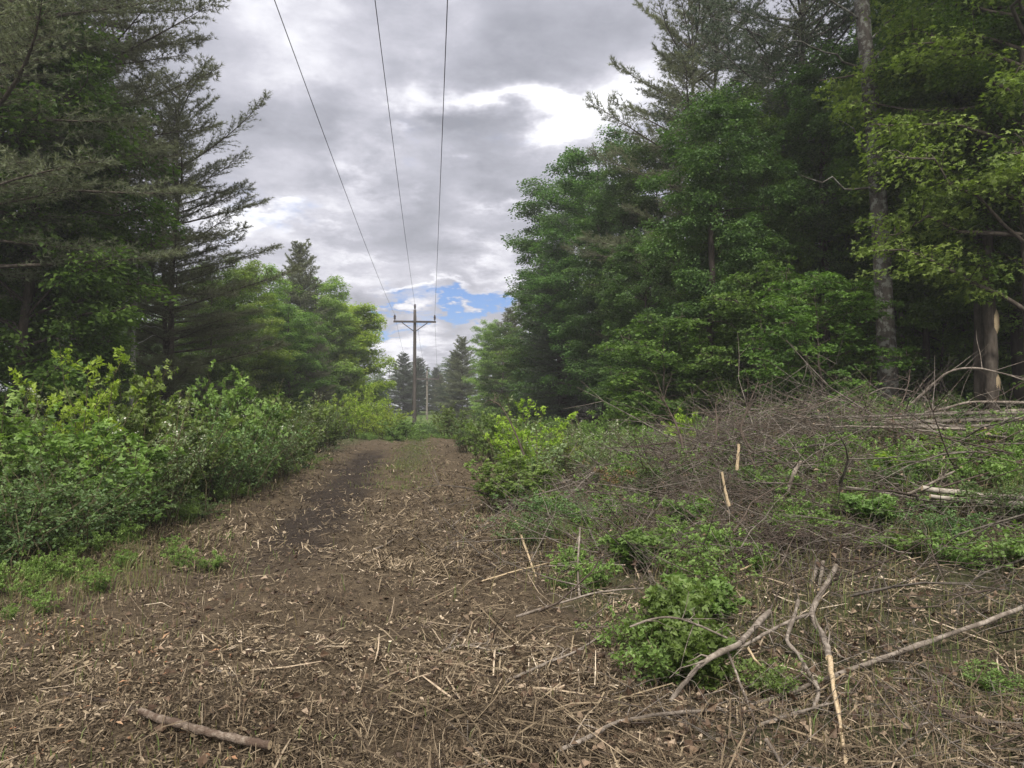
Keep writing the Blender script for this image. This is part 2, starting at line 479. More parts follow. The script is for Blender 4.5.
def ground_mat():
    m, nt, N, Lk = mat('forest_soil')
    tc = N('ShaderNodeTexCoord')

    def noise(s, d, r, vec=None):
        n = N('ShaderNodeTexNoise'); n.inputs['Scale'].default_value = s; n.inputs['Detail'].default_value = d; n.inputs['Roughness'].default_value = r
        Lk(vec or tc.outputs['Object'], n.inputs['Vector']); return n.outputs['Fac']

    def math_(op, a, b=None, c=None):
        n = N('ShaderNodeMath'); n.operation = op
        for i, v in enumerate((a, b, c)):
            if v is None: continue
            if isinstance(v, (int, float)): n.inputs[i].default_value = v
            else: Lk(v, n.inputs[i])
        return n.outputs[0]

    def mixc(f, a, b):
        n = N('ShaderNodeMix'); n.data_type = 'RGBA'
        Lk(f, n.inputs[0])
        for i, v in ((6, a), (7, b)):
            if isinstance(v, tuple): n.inputs[i].default_value = (*v, 1)
            else: Lk(v, n.inputs[i])
        return n.outputs[2]

    def srange(v, a, b):
        n = N('ShaderNodeMapRange'); n.interpolation_type = 'SMOOTHSTEP'; Lk(v, n.inputs[0]); n.inputs[1].default_value = a; n.inputs[2].default_value = b
        return n.outputs[0]

    fine = noise(55, 6, .75)
    mid = noise(9, 7, .7)
    big = noise(.9, 5, .6)
    r = ramp(N, [(.28, (.016, .011, .008)), (.42, (.042, .031, .02)), (.53, (.095, .072, .046)), (.65, (.185, .143, .094)), (.78, (.29, .235, .16))])
    Lk(math_('ADD', math_('ADD', math_('MULTIPLY', fine, .5), math_('MULTIPLY', mid, .38)), math_('MULTIPLY', noise(2.6, 6, .7), .14)), r.inputs[0])
    col = r.outputs[0]
    sep = N('ShaderNodeSeparateXYZ'); Lk(tc.outputs['Object'], sep.inputs[0])
    x, y = sep.outputs[0], sep.outputs[1]
    d = math_('ADD', math_('ADD', x, 1.25), math_('MULTIPLY', y, .1))
    dn = math_('ADD', d, math_('MULTIPLY', math_('SUBTRACT', big, .5), 1.6))
    # churned black soil in the left wheel track
    bsoil = math_('MULTIPLY', math_('SUBTRACT', 1.0, srange(math_('ABSOLUTE', math_('ADD', dn, math_('ADD', .1, math_('MULTIPLY', y, .037)))), .2, .85)), math_('MULTIPLY', srange(y, 6.0, 10.0), math_('SUBTRACT', 1.0, srange(y, 25.0, 33.0))))
    bsoil = math_('MULTIPLY', bsoil, srange(mid, .3, .46))
    rs = ramp(N, [(.35, (.014, .011, .009)), (.7, (.05, .038, .03))]); Lk(fine, rs.inputs[0])
    col = mixc(math_('MULTIPLY', bsoil, .95), col, rs.outputs[0])
    # mossy green edges and middle strip
    edge = srange(math_('ABSOLUTE', dn), 2.0, 3.2)
    gcol = ramp(N, [(.35, (.022, .035, .012)), (.6, (.05, .075, .024)), (.8, (.09, .10, .045))]); Lk(mid, gcol.inputs[0])
    col = mixc(math_('MULTIPLY', edge, .55), col, gcol.outputs[0])
    strip = math_('MULTIPLY', math_('SUBTRACT', 1.0, srange(math_('ABSOLUTE', math_('SUBTRACT', dn, .4)), .1, .7)), srange(y, 17.0, 22.0))
    col = mixc(math_('MULTIPLY', strip, .4), col, gcol.outputs[0])
    far = srange(y, 38.0, 46.0)
    fcol = ramp(N, [(.35, (.05, .08, .02)), (.7, (.12, .17, .04))]); Lk(mid, fcol.inputs[0])
    col = mixc(far, col, fcol.outputs[0])
    # leaf mould inside the woods
    wood = srange(math_('ABSOLUTE', d), 9.0, 12.0)
    col = mixc(wood, col, (.035, .027, .018))
    b = N('ShaderNodeBump'); b.inputs['Strength'].default_value = .9; b.inputs['Distance'].default_value = .03
    Lk(math_('ADD', fine, mid), b.inputs['Height'])
    p = N('ShaderNodeBsdfPrincipled'); Lk(col, p.inputs['Base Color']); p.inputs['Roughness'].default_value = .95
    p.inputs['Specular IOR Level'].default_value = .15
    Lk(b.outputs[0], p.inputs['Normal'])
    o = N('ShaderNodeOutputMaterial'); Lk(p.outputs[0], o.inputs[0])
    return m


# ------------------------------------------------------------------ ground
def build_ground():
    u = np.linspace(-1, 1, 361); xs = 2.2 * np.sinh(u * 5.2) / math.sinh(5.2) * 140 / 2.2
    xs = np.sign(u) * (np.abs(u) * 9 + np.abs(u) ** 6 * 230)
    t = np.linspace(0, 1, 520); ys = -6 + t * 22 + t ** 5 * 380
    X, Y = np.meshgrid(xs - 0.5, ys)
    Z = height(X, Y)
    V = np.stack([X, Y, Z], -1).reshape(-1, 3)
    ny, nx = X.shape
    i = np.arange(ny * nx).reshape(ny, nx)
    F = np.stack([i[:-1, :-1], i[:-1, 1:], i[1:, 1:], i[1:, :-1]], -1).reshape(-1, 4)
    mb = MB(); mb.add(V, F, .5, 0, True)
    o = mb.build('ground', ground_mat())
    tag(o, 'churned brown soil of the cleared strip with dark wheel tracks', kind='structure')


build_ground()


# ------------------------------------------------------------------ tree makers
def curve_pts(p0, p1, K, sag, wob, r):
    t = np.linspace(0, 1, K)[:, None]
    p = p0 * (1 - t) + p1 * t
    p = p + np.array([0, 0, 1.0]) * sag * (4 * t * (1 - t))
    p[1:-1] += r.normal(0, wob, (K - 2, 3))
    return p


def broadleaf(seed, H=16, R=4.2, z0=2.2, limbs=44, sprays=13, per=52, leaf=.13, trunk_r=.17, lean=.03, crown_lo=.1, lob=False, prof=.42, thick=.10):
    r = np.random.default_rng(seed)
    tr, cr, br = MB(), MB(), MB()
    K = 12
    tt = np.linspace(0, 1, K)
    axis = np.stack([np.cumsum(r.normal(0, H * .006, K)) + lean * H * tt, np.cumsum(r.normal(0, H * .006, K)), tt * H * .93], 1)
    axis[0] = (0, 0, -.3)
    rad = trunk_r * (1 - tt * .88); rad[0] *= 1.35
    add_tubes(tr, axis, rad, 10)

    def ax(z):
        f = np.clip(z / (H * .93), 0, 1) * (K - 1)
        i = min(int(f), K - 2); q = f - i
        return axis[i] * (1 - q) + axis[i + 1] * q

    ends = []
    for k in range(limbs):
        t = (k + r.uniform(0, 1)) / limbs
        zc = z0 + (H - z0) * t
        env = R * math.sqrt(max(0.03, 1 - ((t - prof) / .68) ** 2))
        az = k * 2.39996 + r.normal(0, .35)
        L = env * r.uniform(.62, 1.1)
        zs = min(max(zc - L * r.uniform(.15, .45), z0 * .7), H * .9)
        p0 = ax(zs)
        p1 = ax(min(zc, H * .92)) + np.array([math.cos(az) * L, math.sin(az) * L, (zc - min(zc, H * .92)) + r.normal(0, .2)])
        pts = curve_pts(p0, p1, 6, L * .07, L * .03, r)
        add_tubes(br, pts, np.linspace(trunk_r * .32 * (1 - t * .6), .012, 6), 4)
        m = max(3, int(sprays * (.45 + .75 * L / R)))
        s = r.uniform(.25, 1.0, m) ** .75
        f = s * 5; i = np.minimum(f.astype(int), 4); q = (f - i)[:, None]
        c = pts[i] * (1 - q) + pts[i + 1] * q
        side = np.array([-math.sin(az), math.cos(az), 0])
        c2 = c + side * (r.normal(0, .17 * L, m) * (1.15 - .6 * s))[:, None] + np.array([0, 0, 1.0]) * r.normal(0, .22, m)[:, None]
        mid = (c + c2) / 2 + np.array([0, 0, .1])
        add_tubes(br, np.stack([c, mid, c2], 1), np.tile([.014, .009, .004], (m, 1)), 3)
        ends.append((c2, np.full(m, az), s))
    C = np.concatenate([e[0] for e in ends]); AZ = np.concatenate([e[1] for e in ends])
    n = len(C)
    rs = r.uniform(.38, .72, n) * (R / 4.2) ** .5
    sv = r.normal(.45, .17, n)                                       # shade of green of each spray
    idx = np.repeat(np.arange(n), per)
    N = len(idx)
    a = r.uniform(0, 2 * np.pi, N); q = np.sqrt(r.uniform(0, 1, N))
    off = np.stack([np.cos(a) * q, np.sin(a) * q, -.28 * q ** 2 + r.normal(0, thick, N)], 1) * rs[idx][:, None]
    P = C[idx] + off
    out = np.stack([np.cos(a) * .8 + np.cos(AZ[idx]) * .5, np.sin(a) * .8 + np.sin(AZ[idx]) * .5, np.full(N, -.22)], 1) + r.normal(0, .35, (N, 3))
    nn = np.stack([np.cos(AZ[idx]) * .2, np.sin(AZ[idx]) * .2, np.ones(N)], 1) + r.normal(0, .38, (N, 3))
    L = leaf * r.uniform(.65, 1.2, N)
    v = np.clip(sv[idx] + r.normal(0, .14, N), 0, 1)
    if lob: lobed(cr, P, out, nn, L, v)
    else: leaf_quads(cr, P, out, nn, L, L * .78, v, .1)
    return tr, br, cr


def conifer(seed, H=18, R=3.6, z0=2.5, dz=.42, per=4, tuft=6, nl=.11, nw=.013, trunk_r=.2, droop=0.0, gap=.2, twig_sp=.17, shape=1.0, dead=0.0, stems=1, rnd=0.0):
    r = np.random.default_rng(seed)
    tr, cr, br = MB(), MB(), MB()
    for st in range(stems):
        K = 12; tt = np.linspace(0, 1, K)
        Hs = H * (1 - .08 * st)
        wob = np.cumsum(r.normal(0, H * .0025, (K, 2)), 0)
        azs = r.uniform(0, 6.28)
        splay = (.05 if stems > 1 else .0) * H
        axis = np.column_stack([wob[:, 0] + math.cos(azs) * splay * tt ** .8, wob[:, 1] + math.sin(azs) * splay * tt ** .8, tt * Hs])
        axis[0, 2] = -.3
        add_tubes(tr, axis, trunk_r * (1 - tt * .93) * (1, .75, .6)[st], 9)
        z = z0; k = 0
        BP, BR = [], []
        TP, TR = [], []
        FP, FD, FV = [], [], []
        while z < Hs - .25:
            t = (z - z0) / (Hs - z0)
            env = R * ((1 - t) ** .75 * .92 + .08) * (1 if t > .12 else .75 + 2 * t) * shape
            env = env * (1 - rnd) + rnd * R * math.sqrt(max(.02, 1 - ((t - .3) / .72) ** 2))
            for j in range(per if stems == 1 else max(2, per - 1)):
                az = k * 1.3 + j * 2 * math.pi / per + r.normal(0, .3)
                L = env * r.uniform(.6, 1.15)
                if r.uniform() < gap: L *= .5
                zz = z + r.uniform(-.5, .5) * dz
                fz = np.clip(zz / Hs, 0, 1) * (K - 1); i = min(int(fz), K - 2); q = fz - i
                p0 = axis[i] * (1 - q) + axis[i + 1] * q
                e0 = (-.12 - droop + .2 * rnd + .95 * t ** 1.5) + r.normal(0, .08)
                kb = 8; s = np.linspace(0, 1, kb)
                hor = s * L; vert = math.tan(e0) * hor + (.16 - droop * .2) * L * s ** 2.2 + .03 * L * np.sin(s * 3.1)
                azv = az + .18 * r.normal() * s
                pts = np.stack([p0[0] + np.cos(azv) * hor, p0[1] + np.sin(azv) * hor, p0[2] + vert], 1)
                BP.append(pts); BR.append(np.linspace(.012 + .011 * L, .004, kb))
                if r.uniform() < dead * (1 - t): continue
                nt = max(3, int(L / twig_sp))
                for sd in (-1, 1):
                    ss = np.clip(np.linspace(.22 if L > 1 else .1, 1.0, nt) + r.normal(0, .02, nt), 0, .999)
                    f = ss * (kb - 1); i = f.astype(int); q = (f - i)[:, None]
                    b = pts[i] * (1 - q) + pts[i + 1] * q
                    tl = (.2 + .42 * L * np.sqrt(np.clip(1.03 - ss, 0, 1)) * .62) * r.uniform(.6, 1.2, nt)
                    dirv = nrm(pts[i + 1] - pts[i]); side = np.stack([-np.sin(az) * np.ones(nt), np.cos(az) * np.ones(nt), np.zeros(nt)], 1) * sd
                    d = nrm(dirv * .75 + side * .75 + r.normal(0, .16, (nt, 3)) + np.array([0, 0, .10 - droop * .5]))
                    e = b + d * tl[:, None]
                    TP.append(np.stack([b, (b + e) / 2 + np.array([0, 0, .02]), e], 1)); TR.append(np.tile([.008, .005, .003], (nt, 1)))
                    m = 6
                    u = np.linspace(.15, 1, m)
                    fp = b[:, None] + d[:, None] * (tl[:, None] * u[None])[..., None] + r.normal(0, .025, (nt, m, 3))
                    FP.append(fp.reshape(-1, 3)); FD.append(np.repeat(d, m, 0)); FV.append(np.repeat(np.clip(r.normal(.45, .16) + r.normal(0, .08, nt), 0, 1), m))
            z += dz * r.uniform(.75, 1.25); k += 1
        add_tubes(br, np.array(BP), np.array(BR), 4)
        add_tubes(br, np.concatenate(TP), np.concatenate(TR), 3)
        P = np.concatenate(FP); Dv = np.concatenate(FD); Vv = np.concatenate(FV)
        idx = np.repeat(np.arange(len(P)), tuft)
        n = len(idx)
        d = nrm(Dv[idx] * .7 + r.normal(0, .55, (n, 3)) + np.array([0, 0, .12]))
        Ln = nl * r.uniform(.7, 1.25, n)[:, None]
        B = nrm(np.cross(d, r.normal(0, 1, (n, 3)))) * nw * .5
        p = P[idx]
        V = np.stack([p - B, p + B, p + d * Ln], 1).reshape(-1, 3)
        cr.add(V, np.arange(n * 3).reshape(n, 3), np.clip(Vv[idx] + r.normal(0, .12, n), 0, 1))
    return tr, br, cr


def shrub(seed, H=2.0, R=1.1, stems=16, twigs=9, per=8, leaf=.07, lob=True, lanc=False, blossom=0, erect=.6, bare=0.2):
    r = np.random.default_rng(seed)
    st, lf = MB(), MB()
    K = 6; S, SR = [], []
    T, TRr, P, D, Nn, Vv = [], [], [], [], [], []
    for k in range(stems):
        az = r.uniform(0, 2 * math.pi); out = R * r.uniform(.15, 1.0); h = H * r.uniform(.55, 1.0) * (1.1 - .4 * out / R)
        b0 = np.array([r.normal(0, R * .2), r.normal(0, R * .2), -.05])
        s = np.linspace(0, 1, K)
        pts = np.stack([b0[0] + math.cos(az) * out * s ** (1 + erect), b0[1] + math.sin(az) * out * s ** (1 + erect), b0[2] + h * (s * 1.05 - .05 * s ** 4)], 1)
        pts[1:] += r.normal(0, .03 * H / 2, (K - 1, 3))
        S.append(pts); SR.append(np.linspace(.011, .003, K) * H / 2)
        u = np.sort(r.uniform(bare, 1, twigs))
        f = u * (K - 1); i = np.minimum(f.astype(int), K - 2); q = (f - i)[:, None]
        b = pts[i] * (1 - q) + pts[i + 1] * q
        ta = r.uniform(0, 6.28, twigs)
        d = nrm(np.stack([np.cos(ta), np.sin(ta), r.uniform(.1, .9, twigs)], 1))
        tl = H * .16 * r.uniform(.5, 1.3, twigs) * (1.15 - .6 * u)
        e = b + d * tl[:, None]
        T.append(np.stack([b, (b + e) / 2, e], 1)); TRr.append(np.tile([.004, .003, .002], (twigs, 1)) * H / 2)
        w = np.linspace(.15, 1, per)
        pp = b[:, None] + d[:, None] * (tl[:, None] * w)[..., None]
        dd = nrm(d[:, None] * .5 + r.normal(0, .7, (twigs, per, 3)) + np.array([0, 0, -.1]))
        P.append(pp.reshape(-1, 3)); D.append(dd.reshape(-1, 3))
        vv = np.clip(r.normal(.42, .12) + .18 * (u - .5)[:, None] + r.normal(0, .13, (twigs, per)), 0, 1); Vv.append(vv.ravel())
    add_tubes(st, np.array(S), np.array(SR), 5)
    add_tubes(st, np.concatenate(T), np.concatenate(TRr), 3)
    P = np.concatenate(P); D = np.concatenate(D); Vv = np.concatenate(Vv); n = len(P)
    P += r.normal(0, .015, (n, 3))
    nn = np.array([0, 0, 1.0]) + r.normal(0, .4, (n, 3))
    L = leaf * r.uniform(.6, 1.3, n)
    if lob: lobed(lf, P, D, nn, L, Vv)
    elif lanc: leaf_quads(lf, P, D, nn, L * 1.2, L * .34, Vv, .06)
    else: leaf_quads(lf, P, D, nn, L, L * .6, Vv, .1)
    if blossom:
        k = r.choice(n, int(n * blossom), replace=False)
        k = k[P[k, 2] > H * .5]
        for _ in range(3):
            q = P[k] + r.normal(0, .02, (len(k), 3)) + (0, 0, .03)
            leaf_quads(lf, q, r.normal(0, 1, (len(k), 3)), nn[k], .035, .03, r.uniform(0, 1, len(k)), .1, mi=1)
    return st, lf


# ------------------------------------------------------------------ variants (mesh data shared by the copies)
def tree_meshes(t, leafm, barkm, tag_):
    tr, br, cr = t
    return (tr.mesh('trunk', barkm), br.mesh('limbs', barkm), cr.mesh('crown', leafm))


VAR = {}
RAW = {}


def var(key, t, leafm, barkm='bark'):
    RAW[key] = t
    VAR[key] = tree_meshes(t, M[leafm], M[barkm], key)


def recolour(key, src, leafm, barkm='bark'):
    ms = []
    for me, mt in zip(VAR[src], (barkm, barkm, leafm)):
        c = me.copy(); c.materials.clear(); c.materials.append(M[mt]); ms.append(c)
    VAR[key] = tuple(ms)


var('maple_a', broadleaf(11, H=15, R=4.3, z0=.9, limbs=66, sprays=15, per=70, leaf=.15, thick=.17), 'maple')
var('maple_b', broadleaf(12, H=17, R=4.4, z0=1.4, limbs=66, sprays=15, per=70, leaf=.15, lean=.01, thick=.17), 'maple_dark', 'bark_dark')
var('maple_c', broadleaf(13, H=11, R=3.4, z0=.6, limbs=56, sprays=13, per=66, leaf=.14, thick=.17), 'maple')
recolour('maple_bright', 'maple_a', 'maple_bright')
recolour('maple_b_mid', 'maple_b', 'maple')
recolour('maple_c_dark', 'maple_c', 'maple_dark', 'bark_dark')
var('maple_near', broadleaf(14, H=17, R=4.6, z0=3.1, limbs=70, sprays=17, per=56, leaf=.098, lob=True, trunk_r=.19), 'maple_bright')
var('maple_low', broadleaf(15, H=5.5, R=2.5, z0=.6, limbs=30, sprays=11, per=42, leaf=.11, trunk_r=.06, lob=True), 'maple')
recolour('low_bright', 'maple_low', 'maple_bright')
var('spring_tree', broadleaf(16, H=13, R=3.6, z0=.3, limbs=80, sprays=15, per=60, leaf=.17, thick=.25), 'spring')
var('pine_a', conifer(21, H=20, R=4.6, z0=4.2, dz=.55, per=5, tuft=9, nw=.018, nl=.13, rnd=.55, trunk_r=.24, gap=.2), 'pine', 'bark')
var('pine_b', conifer(22, H=18, R=4.4, z0=2.6, dz=.78, per=5, tuft=9, nw=.018, nl=.15, trunk_r=.17, gap=.4, stems=2, rnd=.75, twig_sp=.15), 'pine', 'bark')
var('pine_c', conifer(23, H=14, R=3.5, z0=.8, dz=.36, per=6, tuft=7, nl=.16, nw=.034, trunk_r=.13, gap=.1), 'pine', 'bark')
var('hemlock', conifer(24, H=15, R=3.5, z0=.6, dz=.32, per=6, tuft=7, nl=.11, nw=.026, droop=.08, trunk_r=.18, gap=.15), 'hemlock', 'bark_dark')
recolour('pine_hemlock', 'pine_c', 'hemlock', 'bark_dark')
recolour('pine_a_dark', 'pine_a', 'hemlock', 'bark_lichen')


def plant_tree(kind, name, label, cat, px, Y, hscale=1.0, rz=None, group=None, wscale=None, barkm=None, rng_=rng):
    x = (px - W_PX / 2) / F_PX * Y
    z = float(height(x, Y))
    ws = wscale if wscale is not None else hscale
    o = empty(name, (x, Y, z), label, cat, group, rz if rz is not None else rng_.uniform(0, 6.28), (ws, ws, hscale))
    for nm, me in zip(('trunk', 'limbs', 'crown'), VAR[kind]):
        obj(nm, me, o)
    return o


def top_scale(kind, py, Y, px):
    """height scale that lifts the tip of a tree to a row of the photo"""
    H = max(v[:, 2].max() for v in RAW.get(kind, RAW['maple_a'])[2].V)
    x = (px - W_PX / 2) / F_PX * Y
    return (at(px, py, Y)[2] - float(height(x, Y))) / H


#            kind           name            px   Y    top-row (or scale) wide  rz   label
LW = 'trees along the left edge of the clearing'
RW = 'trees along the right edge of the clearing'
FW = 'far trees at the end of the clearing'
TREES = [
 ('pine_a', 'pine_tree', -30, 15.5, 1.0, 1.0, .3, LW, 'huge grey green pine cut off by the left edge of the photo'),
 ('pine_a', 'pine_tree', 50, 21, 1.02, 1.05, 2.2, LW, 'tall pine with a straight brown trunk, second from the left edge, behind the bright sapling'),
 ('pine_b', 'pine_tree', 168, 25, -46, 1.3, 1.0, LW, 'fork trunked pine with see-through branches reaching out against the cloud'),
 ('pine_a', 'pine_tree', 70, 29, 1.05, .85, 4.0, LW, 'dense pine rising out of the frame just behind the fork trunked pine'),
 ('maple_c', 'maple_tree', 20, 17.5, 1.0, .9, 1.4, LW, 'low leafy maple under the pines at the left edge'),
 ('maple_a', 'maple_tree', 205, 34, -262, .95, .0, LW, 'leafy green maple standing right of the fork trunked pine'),
 ('maple_bright', 'maple_tree', 262, 44, -262, 1.0, 2.6, LW, 'light green round topped maple below the left pointed pine tip'),
 ('pine_c', 'pine_tree', 298, 52, -236, 1.0, .6, LW, 'pine whose pointed tip stands above the light green maples on the left'),
 ('maple_c', 'maple_tree', 300, 50, -305, 1.2, 3.3, LW, 'grey green maple directly below the pointed pine tip'),
 ('pine_c', 'pine_tree', 318, 47, -318, .8, 3.0, LW, 'small dull pine among light green maples, left of the utility pole'),
 ('maple_bright', 'maple_tree', 232, 38, -255, 1.15, 1.9, LW, 'light green maple between the fork trunked pine and the pointed pine tip'),
 ('maple_bright', 'maple_tree', 322, 54, -272, 1.15, 3.6, LW, 'light green maple just right of the pointed pine tip'),
 ('maple_a', 'maple_tree', 288, 42, -300, 1.1, 5.0, LW, 'darker low maple under the light green ones on the left'),
 ('pine_hemlock', 'pine_tree', 386, 112, -384, 1.5, 2.9, FW, 'low dark pine far off, left of the near utility pole'),
 ('pine_hemlock', 'pine_tree', 436, 116, -366, 1.5, .4, FW, 'dark wide pine far behind the far utility pole'),
 ('pine_hemlock', 'pine_tree', 454, 97, -350, 1.3, 5.4, RW, 'dark pine at the very end of the right tree line'),
 ('maple_a', 'maple_tree', 500, 60, -322, 1.1, .2, RW, 'mid green maple low in the right tree line below the pale pine'),
 ('maple_b', 'maple_tree', 572, 42, -170, 1.15, 3.1, RW, 'dark maple making the left flank of the big bulging one'),
 ('maple_b_mid', 'maple_tree', 540, 46, -270, 1.2, 4.9, RW, 'dark rounded maple below the bough that pokes into the sky'),
 ('maple_b', 'maple_tree', 625, 31, -165, 1.0, 1.2, RW, 'dark maple filling the right flank of the big bulging one'),
 ('spring_tree', 'maple_tree', 346, 56, -296, 1.15, 1.2, LW, 'sunlit yellow green tree at the right end of the left tree line'),
 ('spring_tree', 'maple_tree', 332, 68, -300, 1.2, 4.2, LW, 'yellow green tree half hidden behind the sunlit one at the line end'),
 ('maple_c_dark', 'broadleaf_tree', 375, 98, -378, 1.0, .7, FW, 'small dark round tree far off, just left of the utility pole'),
 ('pine_hemlock', 'pine_tree', 403, 104, -351, 1.5, 1.9, FW, 'dark spiky pine directly behind the near utility pole'),
 ('pine_hemlock', 'pine_tree', 419, 108, -356, 1.5, 4.4, FW, 'dark pine between the near utility pole and the far one'),
 ('pine_c', 'pine_tree', 441, 112, -372, 1.4, 3.1, FW, 'paler low pine just right of the far utility pole'),
 ('pine_c', 'pine_tree', 462, 84, -334, 1.3, 2.5, RW, 'dark broad pine at the far end of the right tree line'),
 ('maple_bright', 'maple_tree', 487, 76, -318, .8, 1.1, RW, 'hazy light green maple at the far end of the right tree line'),
 ('pine_c', 'pine_tree', 512, 66, -304, 1.3, 5.1, RW, 'pale grey green pine next to the hazy maple in the right tree line'),
 ('hemlock', 'hemlock_tree', 541, 50, -262, 1.15, .8, RW, 'dark hemlock with brownish boughs left of the big dark maple'),
 ('maple_b', 'maple_tree', 604, 34, -128, 1.0, 2.0, RW, 'big dark green maple bulging out into the sky'),
 ('hemlock', 'hemlock_tree', 560, 38, -215, 1.0, 3.7, RW, 'dark hemlock poking a bough into the sky beside the big dark maple'),
 ('maple_b', 'maple_tree', 655, 30, -128, .9, 4.6, RW, 'dark maple in front of the tall open topped pine'),
 ('pine_b', 'pine_tree', 706, 28.5, 1.0, 1.08, 2.62, RW, 'tall open topped pine whose bare boughs spread left over the clouds'),
 ('maple_b_mid', 'maple_tree', 735, 21.5, -85, .8, .5, RW, 'layered green maple right of the tall open topped pine'),
 ('maple_c_dark', 'maple_tree', 640, 24.5, -232, .9, 5.5, RW, 'short dark maple above the grey brush heap at its left end'),
 ('pine_a_dark', 'pine_tree', 812, 24, 1.0, 1.0, .0, RW, 'big dark pine left of the lichen spotted trunk'),
 ('maple_a', 'maple_tree', 768, 20.5, -150, .62, 1.7, RW, 'young layered maple left of the lichen spotted trunk'),
 ('maple_near', 'maple_tree', 1050, 14.5, 1.0, .85, .9, RW, 'bright leafed maple filling the upper right corner'),
 ('maple_b_mid', 'maple_tree', 958, 21, 1.0, .62, 3.9, RW, 'tall green maple between the lichen spotted trunk and the bright corner maple'),
 ('maple_b', 'maple_tree', 1090, 19, 1.0, .9, 2.9, RW, 'dark maple cut off by the right edge of the photo'),
 ('maple_low', 'maple_sapling', 762, 18.4, .72, .7, .2, RW, 'low bushy maple sapling at the wood edge behind the brush heap'),
 ('maple_low', 'maple_sapling', 822, 16.2, .6, .65, 2.3, RW, 'low maple sapling just left of the foot of the lichen spotted trunk'),
 ('maple_low', 'maple_sapling', 940, 18.0, .8, .6, 4.0, RW, 'low maple sapling right of the foot of the lichen spotted trunk'),
 ('low_bright', 'maple_sapling', 1012, 18.6, 1.15, .9, 5.0, RW, 'bright leafed maple sapling in the dark gap right of the stripped trunk'),
 ('low_bright', 'maple_sapling', 945, 19.3, 1.0, .8, 3.1, RW, 'bright leafed maple sapling behind the twin trunks'),
 ('low_bright', 'maple_sapling', 1085, 15.6, .8, .8, 1.0, RW, 'bright leafed maple sapling cut off by the right edge'),
 ('low_bright', 'maple_sapling', 900, 20.5, 1.3, 1.0, .4, RW, 'tall maple sapling behind the lichen spotted trunk'),
 ('maple_c', 'maple_tree', 850, 23, .95, .9, 2.0, RW, 'mid green maple filling the gap left of the lichen spotted trunk'),
 ('maple_low', 'maple_sapling', 660, 19.5, .6, .7, 5.2, RW, 'low dark maple sapling beneath the short dark maple'),
]
for kind, name, px, Y, top, wide, rz, grp, label in TREES:
    base = kind
    src = {'maple_bright': 'maple_a', 'maple_b_mid': 'maple_b', 'maple_c_dark': 'maple_c', 'pine_hemlock': 'pine_c', 'pine_a_dark': 'pine_a'}.get(kind, kind)
    hs = top if top > 0 else top_scale(src, -top, Y, px)
    plant_tree(kind, name, label, 'tree', px, Y, hs, rz, grp, wide * (hs if top < 0 else 1.0) if top < 0 else wide)


# trees whose trunk is what the photo shows
def trunk_tree(name, label, pts, radii, barkm, group, crown=None, parts=()):
    b = pts[0]
    o = empty(name, tuple(b), label, 'tree', group)
    mb = MB(); P = np.array(pts) - b
    t = np.linspace(0, 1, len(P)); tt = np.linspace(0, 1, 22)
    Q = np.stack([np.interp(tt, t, P[:, k]) for k in range(3)], 1); Rr = np.interp(tt, t, radii)
    Rr = Rr * (1 + .06 * np.sin(tt * 60) * .5)
    V, F = tubes(Q, Rr, 14)
    V = V + nrm(V - np.repeat(Q, 14, 0)) * (vnoise(V[:, 2] * 3, V[:, 0] * 20 + V[:, 1] * 20, 5) * .05)[:, None]
    mb.add(V, F, .5, 0, True)
    mb.build('trunk', M[barkm], o)
    return o


def lichen_tree():
    r = np.random.default_rng(77)
    Y = 17.0
    p0 = at(888, 402, Y); p0[2] = height(p0[0], Y) - .2
    pts = [p0, at(886, 330, Y), at(880, 220, Y), at(872, 110, Y), at(862, 10, Y), at(850, -130, Y + .3), at(842, -260, Y + .5)]
    o = trunk_tree('pine_tree', 'tall pine with a pale lichen spotted trunk bare up to the top of the photo', pts, [.24, .195, .18, .168, .15, .11, .04], 'bark_lichen', RW)
    br = MB(); cr = MB()
    B = []
    base = np.array(pts[0])
    for (px, py, ex, ey, dy) in [(878, 200, 800, 175, -.8), (876, 158, 838, 120, .4), (870, 75, 790, 40, -1), (884, 240, 850, 222, -.3), (860, 20, 770, -20, -1.0), (864, 40, 940, 0, -.5), (883, 262, 905, 250, -.2), (868, 70, 905, 30, .6)]:
        a = at(px, py, Y); b = at(ex, ey, Y + dy)
        B.append(curve_pts(a, b, 8, .12, .05, r) - base)
    for q in B:
        br = MB(); add_tubes(br, q, np.linspace(.035, .008, 8), 5); br.build('limb', M['bark_lichen'], o)
    # high crown, beginning near the top edge of the photo
    t = conifer(31, H=9, R=4.2, z0=.5, dz=.5, per=4, tuft=6, trunk_r=.05, gap=.25)
    c = MB(); c.merge(t[2], loc=np.array(at(858, -20, Y)) - base)
    c.build('crown', M['pine'], o)
    c = MB(); c.merge(t[1], loc=np.array(at(858, -20, Y)) - base)
    c.build('limbs', M['bark_lichen'], o)


lichen_tree()


